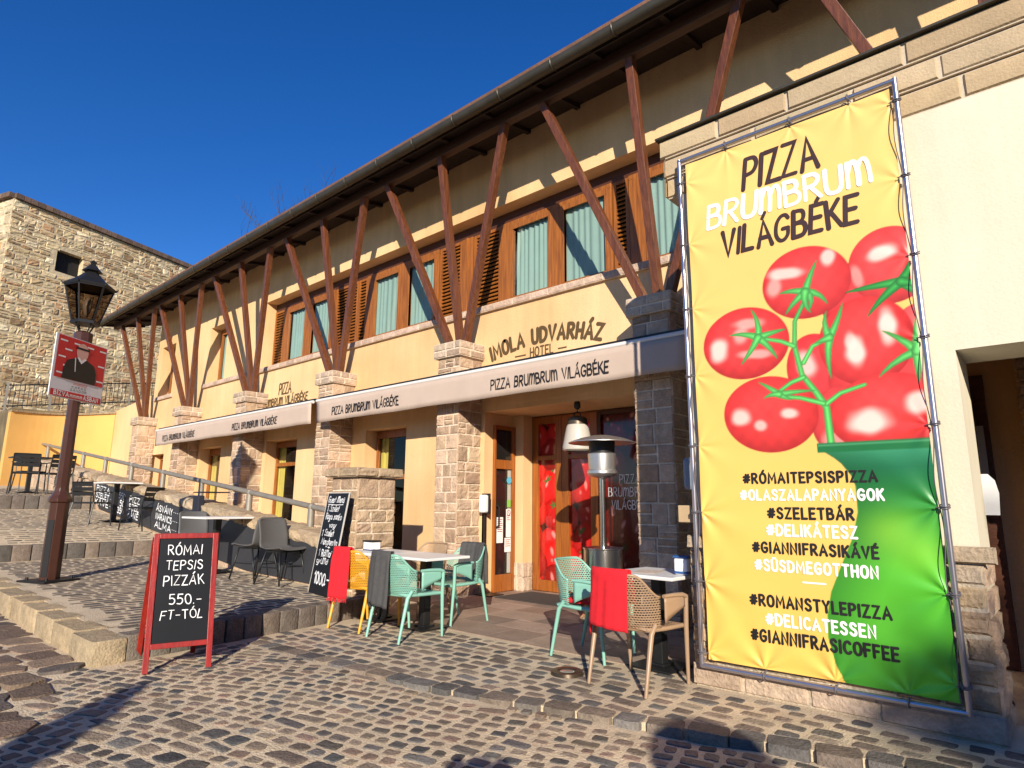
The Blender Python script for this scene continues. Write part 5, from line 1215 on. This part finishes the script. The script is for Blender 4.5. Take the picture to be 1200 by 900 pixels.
g = MB(); g.obox(ap(AWd / 2, (AH + .17) / 2, -.004), au * (AWd / 2 - .02), av * (AH - .23) / 2, an_ * .004); bd = g.build('chalkboard', M['board'], AF)
g = MB(); fn = lambda x, y, l: ap(x, y, l)
for s_, x_, y_, h_, w_ in (('RÓMAI', .09, .885, .075, .25), ('TEPSIS', .085, .765, .07, .265), ('PIZZÁK', .075, .645, .075, .29), ('550.-', .125, .495, .075, .23), ('FT-TÓL', .075, .385, .065, .30)): text(g, s_, lambda x, y, l: fn(x + x_, y + y_, l), h_, .10, width=w_, sp=.25, jit=.16, slant=.02, lift=.002, bounce=.06, vary_w=.25)
g.build('chalk_lettering', M['chalk'], bd)
rl = (RR_ - RL_); g = MB(); g.beam(TL + Vector((-.03, 0, -.03)), RL_, .024, .04, rl); g.beam(TR_ + Vector((-.03, 0, -.03)), RR_, .024, .04, rl)
g.beam(TL.lerp(RL_, .82) + rl * .05, TL.lerp(RL_, .82) + rl * .95, .022, .035); g.build('rear_legs', M['redwood'], AF, bevel=.003)
MBd = thing('menu_board', 'tall narrow chalk menu board leaning on the stone pedestal', 'board', (-7, 4.4, .2))
m0, m1, m2 = Vector((-7.30, 4.40, .205)), Vector((-6.70, 4.31, .205)), Vector((-7.245, 4.585, 1.415))
mu = (m1 - m0).normalized(); mv = (m2 - m0).normalized(); mn = mu.cross(mv).normalized(); mv = mn.cross(mu); mw, mh = .60, 1.23
mf = lambda x, y, l=0: m0 + mu * x + mv * y + mn * l
g = MB(); g.obox(mf(mw / 2, mh / 2, -.012), mu * mw / 2, mv * mh / 2, mn * .012); bd = g.build('chalkboard', M['board'], MBd)
g = MB()
for a, b in (((0, 0), (0, mh)), ((mw, 0), (mw, mh)), ((0, mh), (mw, mh))): g.beam(mf(*a, -.006), mf(*b, -.006), .012, .016, mn)
g.build('trim', pm('pale_trim', (.55, .52, .46), .5), MBd)
g = MB()
for s_, x_, f_, h_, w_ in (('Guest menü', .05, .90, .075, .46), ('1 Szelet', .07, .81, .075, .34), ('Ragu sonko', .07, .73, .075, .46), ('vagy', .22, .65, .06, .2), ('1 Szelet', .06, .565, .075, .34), ('Margherita', .09, .48, .075, .45), ('+', .30, .43, .06, .06), ('1 Római', .08, .365, .08, .36), ('gyümö', .06, .29, .07, .34), ('1000.-', .10, .10, .13, .42)):
    text(g, s_, lambda x, y, l: mf(x + x_, y + f_ * mh, l), h_, .14, width=w_, sp=.2, jit=.3, slant=.1, lift=.002, bounce=.06, vary_w=.25)
ribbon(g, [(.06, .882 * mh), (.3, .876 * mh), (.5, .88 * mh)], .008, lambda x, y, l: mf(x, y, l), .002)
g.build('chalk_lettering', M['chalk'], bd)

# ------------------------------------------------------------------ entrance: heater, pendant lamp, dispenser, mat, ground light
hx, hy = -4.12, 6.2
PH_ = thing('patio_heater', 'stainless steel mushroom patio heater by the entrance', 'patio heater', (hx, hy, .01))
lat = lambda nm, prof, mt, n=32, par=None: (lambda g: (g.lathe(prof, (hx, hy, .01), n), g.build(nm, mt, par or PH_, smooth=True, autos=35))[1])(MB())
lat('base', [(.27, 0), (.28, .05), (.25, .08), (.235, .09), (.225, .79), (.235, .795), (.235, .81), (.06, .83), (.0, .83)], M['inox'])
lat('pole', [(.034, .82), (.034, 1.62)], M['inox'])
lat('burner', [(.05, 1.59), (.15, 1.62), (.175, 1.645), (.175, 1.675), (.155, 1.69), (.16, 1.75), (.165, 1.87), (.14, 1.885), (.0, 1.885)], M['hoodalu'])
lat('burner_screen', [(.145, 1.88), (.155, 2.02), (.0, 2.03)], M['black'])
hd = lat('hood', [(.0, 2.095), (.11, 2.085), (.27, 2.05), (.39, 2.005), (.39, 1.998), (.26, 2.04), (.11, 2.07), (.0, 2.08)], M['hoodalu'])
px_, py_ = -4.97, 6.9
PL = thing('pendant_lamp', 'white pendant lamp hanging from the porch ceiling', 'lamp', (px_, py_, 2.68))
def plat(nm, prof, mt): g = MB(); g.lathe(prof, (px_, py_, 0), 28); return g.build(nm, mt, PL, smooth=True, autos=40)
plat('ceiling_rose', [(.03, 2.678), (.045, 2.66), (.045, 2.60), (.02, 2.57), (.0, 2.57)], M['black'])
g = MB(); g.tube([(px_, py_, 2.58), (px_, py_, 2.52)], .006, 6); g.tube([(px_ - .06, py_, 2.46), (px_ - .05, py_, 2.52), (px_, py_, 2.54), (px_ + .05, py_, 2.52), (px_ + .06, py_, 2.46)], .008, 6); g.build('hanger', M['iron'], PL)
plat('lamp_cap', [(.0, 2.475), (.10, 2.47), (.135, 2.44), (.14, 2.36), (.0, 2.36)], pm('brown_metal', (.10, .075, .05), .4, .5))
plat('lamp_shade', [(.135, 2.362), (.15, 2.33), (.205, 2.06), (.20, 2.02), (.17, 2.0), (.19, 2.05), (.14, 2.32)], M['glow'])
DS = thing('hand_dispenser', 'white hand sanitiser dispenser on a black stand by the side door', 'dispenser', (-6.60, 6.80, .01))
g = MB(); g.box(-6.66, -6.54, 6.73, 6.83, 1.17, 1.43); g.build('dispenser', M['white'], DS, bevel=.025)
g = MB(); g.box(-6.69, -6.52, 6.832, 6.845, 1.15, 1.45); g.build('back_plate', M['black'], DS)
g = MB(); g.box(-6.70, -6.64, 6.85, 6.89, .02, 1.42); g.build('stand', M['black'], DS); g = MB(); g.box(-6.68, -6.38, 6.70, 7.0, .008, .02); g.build('foot', M['black'], DS)
g = MB(); g.box(-6.30, -5.02, 6.72, 7.52, .0085, .018); tag(g.build('door_mat', pm('dark_mat', (.055, .047, .04), .95, bump=.5, bscale=200)), 'dark flat door mat in front of the tomato doors', 'mat')
GLt = thing('ground_light', 'round recessed light set in the cobbles beside the brown chair', 'ground light', (-3.15, 4.2, 0))
g = MB(); g.lathe([(.07, .022), (.075, .028), (.125, .026), (.13, .0)], (-3.15, 4.2, 0), 28); g.build('ring', pm('bronze_ring', (.10, .075, .05), .35, .7), GLt, smooth=True, autos=30)
g = MB(); g.lathe([(.074, .018), (.05, .024), (0, .025)], (-3.15, 4.2, 0), 24); g.build('lens', pm('frosted_lens', (.30, .33, .27), .2, coat=.5), GLt, smooth=True)

# ------------------------------------------------------------------ terrace chairs
def shell_chair(label, loc, rot):
    t = thing('shell_chair', label, 'chair', (0, 0, 0), 'grey shell chairs on the terrace')
    prof = [(.23, .44), (.20, .455), (.08, .44), (-.06, .43), (-.15, .445), (-.20, .50), (-.225, .58), (-.25, .68), (-.285, .80), (-.295, .84)]
    def fn(u, v):
        k = v * (len(prof) - 1); i = min(int(k), len(prof) - 2); f_ = k - i; y = prof[i][0] * (1 - f_) + prof[i + 1][0] * f_; z = prof[i][1] * (1 - f_) + prof[i + 1][1] * f_
        e = (2 * u - 1); wd = .235 - .03 * max(0, v - .6) - (.05 * max(0, (v - .93) / .07) ** 2); return (e * wd, y + .04 * e * e * (1 if v > .45 else 0) * min(1, (v - .45) * 4), z + .03 * abs(e) ** 3 * (1 if v < .5 else 0))
    g = MB(); g.grid(fn, 14, 26); g.build('shell', M['shell'], t, smooth=True, solid=.010)
    for s_ in (-1, 1):
        for y0, y1 in ((.14, .23), (-.12, -.26)):
            g = MB(); g.tube([(s_ * .17, y0, .43), (s_ * .22, y1, 0)], .0115, 8); g.build('leg', M['black'], t, smooth=True)
    g = MB(); g.tube([(-.17, .14, .42), (.17, .14, .42), (.17, -.12, .42), (-.17, -.12, .42)], .011, 6, True); g.tube([(-.195, .18, .22), (-.195, -.18, .22)], .008, 6); g.tube([(.195, .18, .22), (.195, -.18, .22)], .008, 6); g.build('underframe', M['black'], t)
    t.location = loc; t.rotation_euler.z = rot; return t
shell_chair('grey shell chair to the right of the terrace table, turned towards it', (-8.72, 4.40, zt(-8.7) + .015), math.pi / 2 + .25)
shell_chair('grey shell chair half hidden behind the terrace table', (-10.75, 4.42, zt(-10.7) + .015), -math.pi / 2)
shell_chair('black backed shell chair pushed against the blank panel', (-8.05, 4.44, zt(-8.05) + .015), -math.pi / 2 + .2)
bpy.data.objects[[o.name for o in C.objects if o.get('label') == 'black backed shell chair pushed against the blank panel'][0]].children[0].data.materials[0] = M['blackplastic']
def slat_chair(label, loc, rot, group='black slatted metal chairs'):
    t = thing('slatted_chair', label, 'chair', (0, 0, 0), group)
    g = MB()
    for i in range(6): y = .20 - i * .075; g.box(-.22, .22, y - .028, y + .028, .44, .452)
    g.build('seat', M['black'], t)
    g = MB()
    for z, y in ((.60, -.235), (.69, -.25), (.78, -.265)): g.obox((0, y, z), (.21, 0, 0), (0, .006, 0), (0, -.005, .036))
    g.build('backrest', M['black'], t)
    for s_ in (-1, 1):
        g = MB(); g.tube([(s_ * .24, .25, 0), (s_ * .23, .21, .43)], .013, 6); g.build('leg', M['black'], t); g = MB(); g.tube([(s_ * .25, -.30, 0), (s_ * .225, -.2, .44)], .013, 6); g.build('leg', M['black'], t)
        g = MB(); g.tube([(s_ * .225, -.2, .44), (s_ * .22, -.275, .82)], .013, 6); g.tube([(s_ * .23, .21, .44), (s_ * .235, .20, .64), (s_ * .235, -.22, .65)], .012, 6); g.build('arm', M['black'], t)
    g = MB(); g.tube([(-.23, .21, .43), (.23, .21, .43), (.225, -.2, .43), (-.225, -.2, .43)], .012, 6, True); g.tube([(-.22, -.275, .82), (.22, -.275, .82)], .013, 6); g.build('seat_frame', M['black'], t)
    t.location = loc; t.rotation_euler.z = rot; return t
for lb, x, y, r_ in (('black slatted chair to the right of the upper terrace table', -13.7, 4.52, math.pi / 2 + .5), ('black slatted chair in front of the upper terrace table, nearest the lamp post', -14.2, 3.80, .55), ('black slatted chair at the far left with its back to the street', -18.4, 3.50, 1.35), ('black slatted chair right beside the lamp post at the far left table', -18.3, 4.08, 1.75), ('black slatted chair behind the other two at the far left table', -20.0, 3.9, -1.5)):
    q_ = slat_chair(lb, (x, y, zt(x) + .012), r_)
    if x < -17: q_.scale = (1.12, 1.12, 1.12)

# ------------------------------------------------------------------ behind the camera: photographer, street tree, and a column and conifer added for shadows
def person(label, joints, edges, rad, mat):
    me = bpy.data.meshes.new('person'); me.from_pydata(joints, edges, [])
    o = bpy.data.objects.new('person', me); C.objects.link(o); me.materials.append(mat)
    bm = bmesh.new(); bm.from_mesh(me); ly_ = bm.verts.layers.skin.verify(); bm.verts.ensure_lookup_table()
    for v, r in zip(bm.verts, rad): v[ly_].radius = (r, r); v[ly_].use_root = v.index == 0
    bm.to_mesh(me); bm.free()
    o.modifiers.new('skin', 'SKIN').use_smooth_shade = True
    m = o.modifiers.new('sub', 'SUBSURF'); m.levels = 1; m.render_levels = 2
    return tag(o, label, 'person')
def standing(px_, py_, pz_, yaw, arms_up, label, s=1.):
    J = [(0, 0, .95), (0, .01, 1.2), (0, 0, 1.42), (0, .02, 1.52), (0, .03, 1.62), (0, .03, 1.72), (-.09, 0, .9), (-.10, .02, .5), (-.10, 0, .08), (-.10, .12, .04), (.09, 0, .9), (.10, .02, .5), (.10, 0, .08), (.10, .12, .04)]
    r_ = [.15, .15, .14, .06, .095, .08, .10, .075, .05, .04, .10, .075, .05, .04]
    E = [(0, 1), (1, 2), (2, 3), (3, 4), (4, 5), (0, 6), (6, 7), (7, 8), (8, 9), (0, 10), (10, 11), (11, 12), (12, 13)]
    for sgn in (-1, 1):
        n = len(J)
        if arms_up: J += [(sgn * .20, 0, 1.40), (sgn * .27, .16, 1.24), (sgn * .13, .30, 1.55), (sgn * .08, .33, 1.60)]
        else: J += [(sgn * .20, 0, 1.40), (sgn * .25, -.02, 1.12), (sgn * .25, .06, .86), (sgn * .25, .09, .78)]
        r_ += [.065, .05, .042, .04]; E += [(2, n), (n, n + 1), (n + 1, n + 2), (n + 2, n + 3)]
    ca, sa = math.cos(yaw), math.sin(yaw)
    J = [(px_ + (x * ca - y * sa) * s, py_ + (x * sa + y * ca) * s, pz_ + z * s) for x, y, z in J]
    return person(label, J, E, [r * s for r in r_], pm('dark_jacket', (.03, .035, .05), .8))
yaw_ = math.radians(41.8)
standing(.14, -.42, -.36, yaw_, True, 'photographer in a dark jacket holding up a camera behind the viewpoint', 1.1)
AC = thing('shadow_column', 'unseen round topped column added behind the viewpoint for its shadow', 'column', (2.3, -.97, -.45))
g = MB(); g.lathe([(.30, 0), (.30, 2.6), (.34, 2.62), (.34, 2.7), (.26, 2.82), (.14, 2.9), (.0, 2.93)], (2.3, -.97, -.45), 24); g.build('column', M['rail'], AC, smooth=True, autos=40)  # column made up to cast the broad shadow at lower right
WP = thing('shadow_cypress', 'unseen slim pointed tree added behind the viewpoint for its shadow', 'tree', (-.95, -3.0, -.4))
g = MB(); g.tube([(-.95, -3.0, -.45), (-.95, -3.0, 1.6)], [.07, .03], 8); g.build('trunk', M['bark'], WP, smooth=True)  # conical tree made up to cast the widening shadow at lower left
g = MB(); r4 = random.Random(5)
for i in range(4200):
    h_ = r4.uniform(.05, 1) ** 1.2; rr_ = (.52 * (1 - h_) ** .75 + .05) * math.sqrt(r4.uniform(.1, 1)) * (1 + .12 * math.sin(h_ * 23)); t_ = r4.uniform(0, 6.283); q = Vector((-.95 + rr_ * math.cos(t_), -3.0 + rr_ * math.sin(t_), -.35 + 2.8 * h_))
    a_ = Vector((r4.gauss(0, .5), r4.gauss(0, .5), 1)).normalized() * .07; b_ = a_.cross(Vector((r4.gauss(0, 1), r4.gauss(0, 1), .1))).normalized() * .035
    g.poly([q - a_, q + b_, q + a_, q - b_])
g.build('crown', pm('cypress_foliage', (.04, .075, .025), .7, var=.3), WP)
T2 = thing('street_tree', 'evergreen street tree across the road behind the viewpoint', 'tree', (17.5, -13.2, -.4))
g = MB(); g.tube([(17.5, -13.2, -.5), (17.6, -13.1, 4), (17.4, -13.2, 8)], [.3, .22, .1], 10); g.build('trunk', M['bark'], T2)
g = MB(); r3 = random.Random(9)
for i in range(260):
    while True:
        p = Vector((r3.uniform(-1, 1), r3.uniform(-1, 1), r3.uniform(-1, 1)))
        if p.length < 1: break
    c_ = Vector((17.75, -13.0, 8.75)) + Vector((p.x * 2.5, p.y * 2.5, p.z * 2.3))
    for k_ in range(26):
        q = c_ + Vector((r3.gauss(0, .26), r3.gauss(0, .26), r3.gauss(0, .2))); a_ = Vector((r3.gauss(0, 1), r3.gauss(0, 1), r3.gauss(0, 1))).normalized() * .13; b_ = a_.cross(Vector((r3.gauss(0, 1), r3.gauss(0, 1), r3.gauss(0, 1)))).normalized() * .08
        g.poly([q - a_, q + b_, q + a_, q - b_])
g.build('crown', pm('foliage', (.05, .09, .025), .7, var=.3), T2)

# unseen house row added behind the camera to block low sky light
HR = thing('sky_blocker_house', 'unseen low house row added behind the viewpoint to block sky light', 'house', (8, -9, -.5))
ud = Vector((.75, .66, 0)).normalized(); nd = Vector((-.66, .75, 0)).normalized(); c0 = -nd * 12.5 + Vector((0, 0, 0))
g = MB(); holed(g, c0 - ud * 28 + Vector((0, 0, -.6)), ud, (0, 0, 1), 56, 4.6, [(3 + 4 * i, 4.2 + 4 * i, 1.5, 3.2) for i in range(13)], .3); g.build('wall', pm('house_wall', (.34, .28, .21), .9, var=.15), HR)
g = MB(); g.obox(c0 - nd * .5 + Vector((0, 0, 1.6)), ud * 28, nd * .05, (0, 0, 2.2)); g.build('dark_rooms', M['dark'], HR)
g = MB(); g.obox(c0 - nd * 3.4 + Vector((0, 0, 4.7)), ud * 28.2, nd * 3.6 - Vector((0, 0, .9)), (0, 0, .06)); g.build('roof', M['tile'], HR)
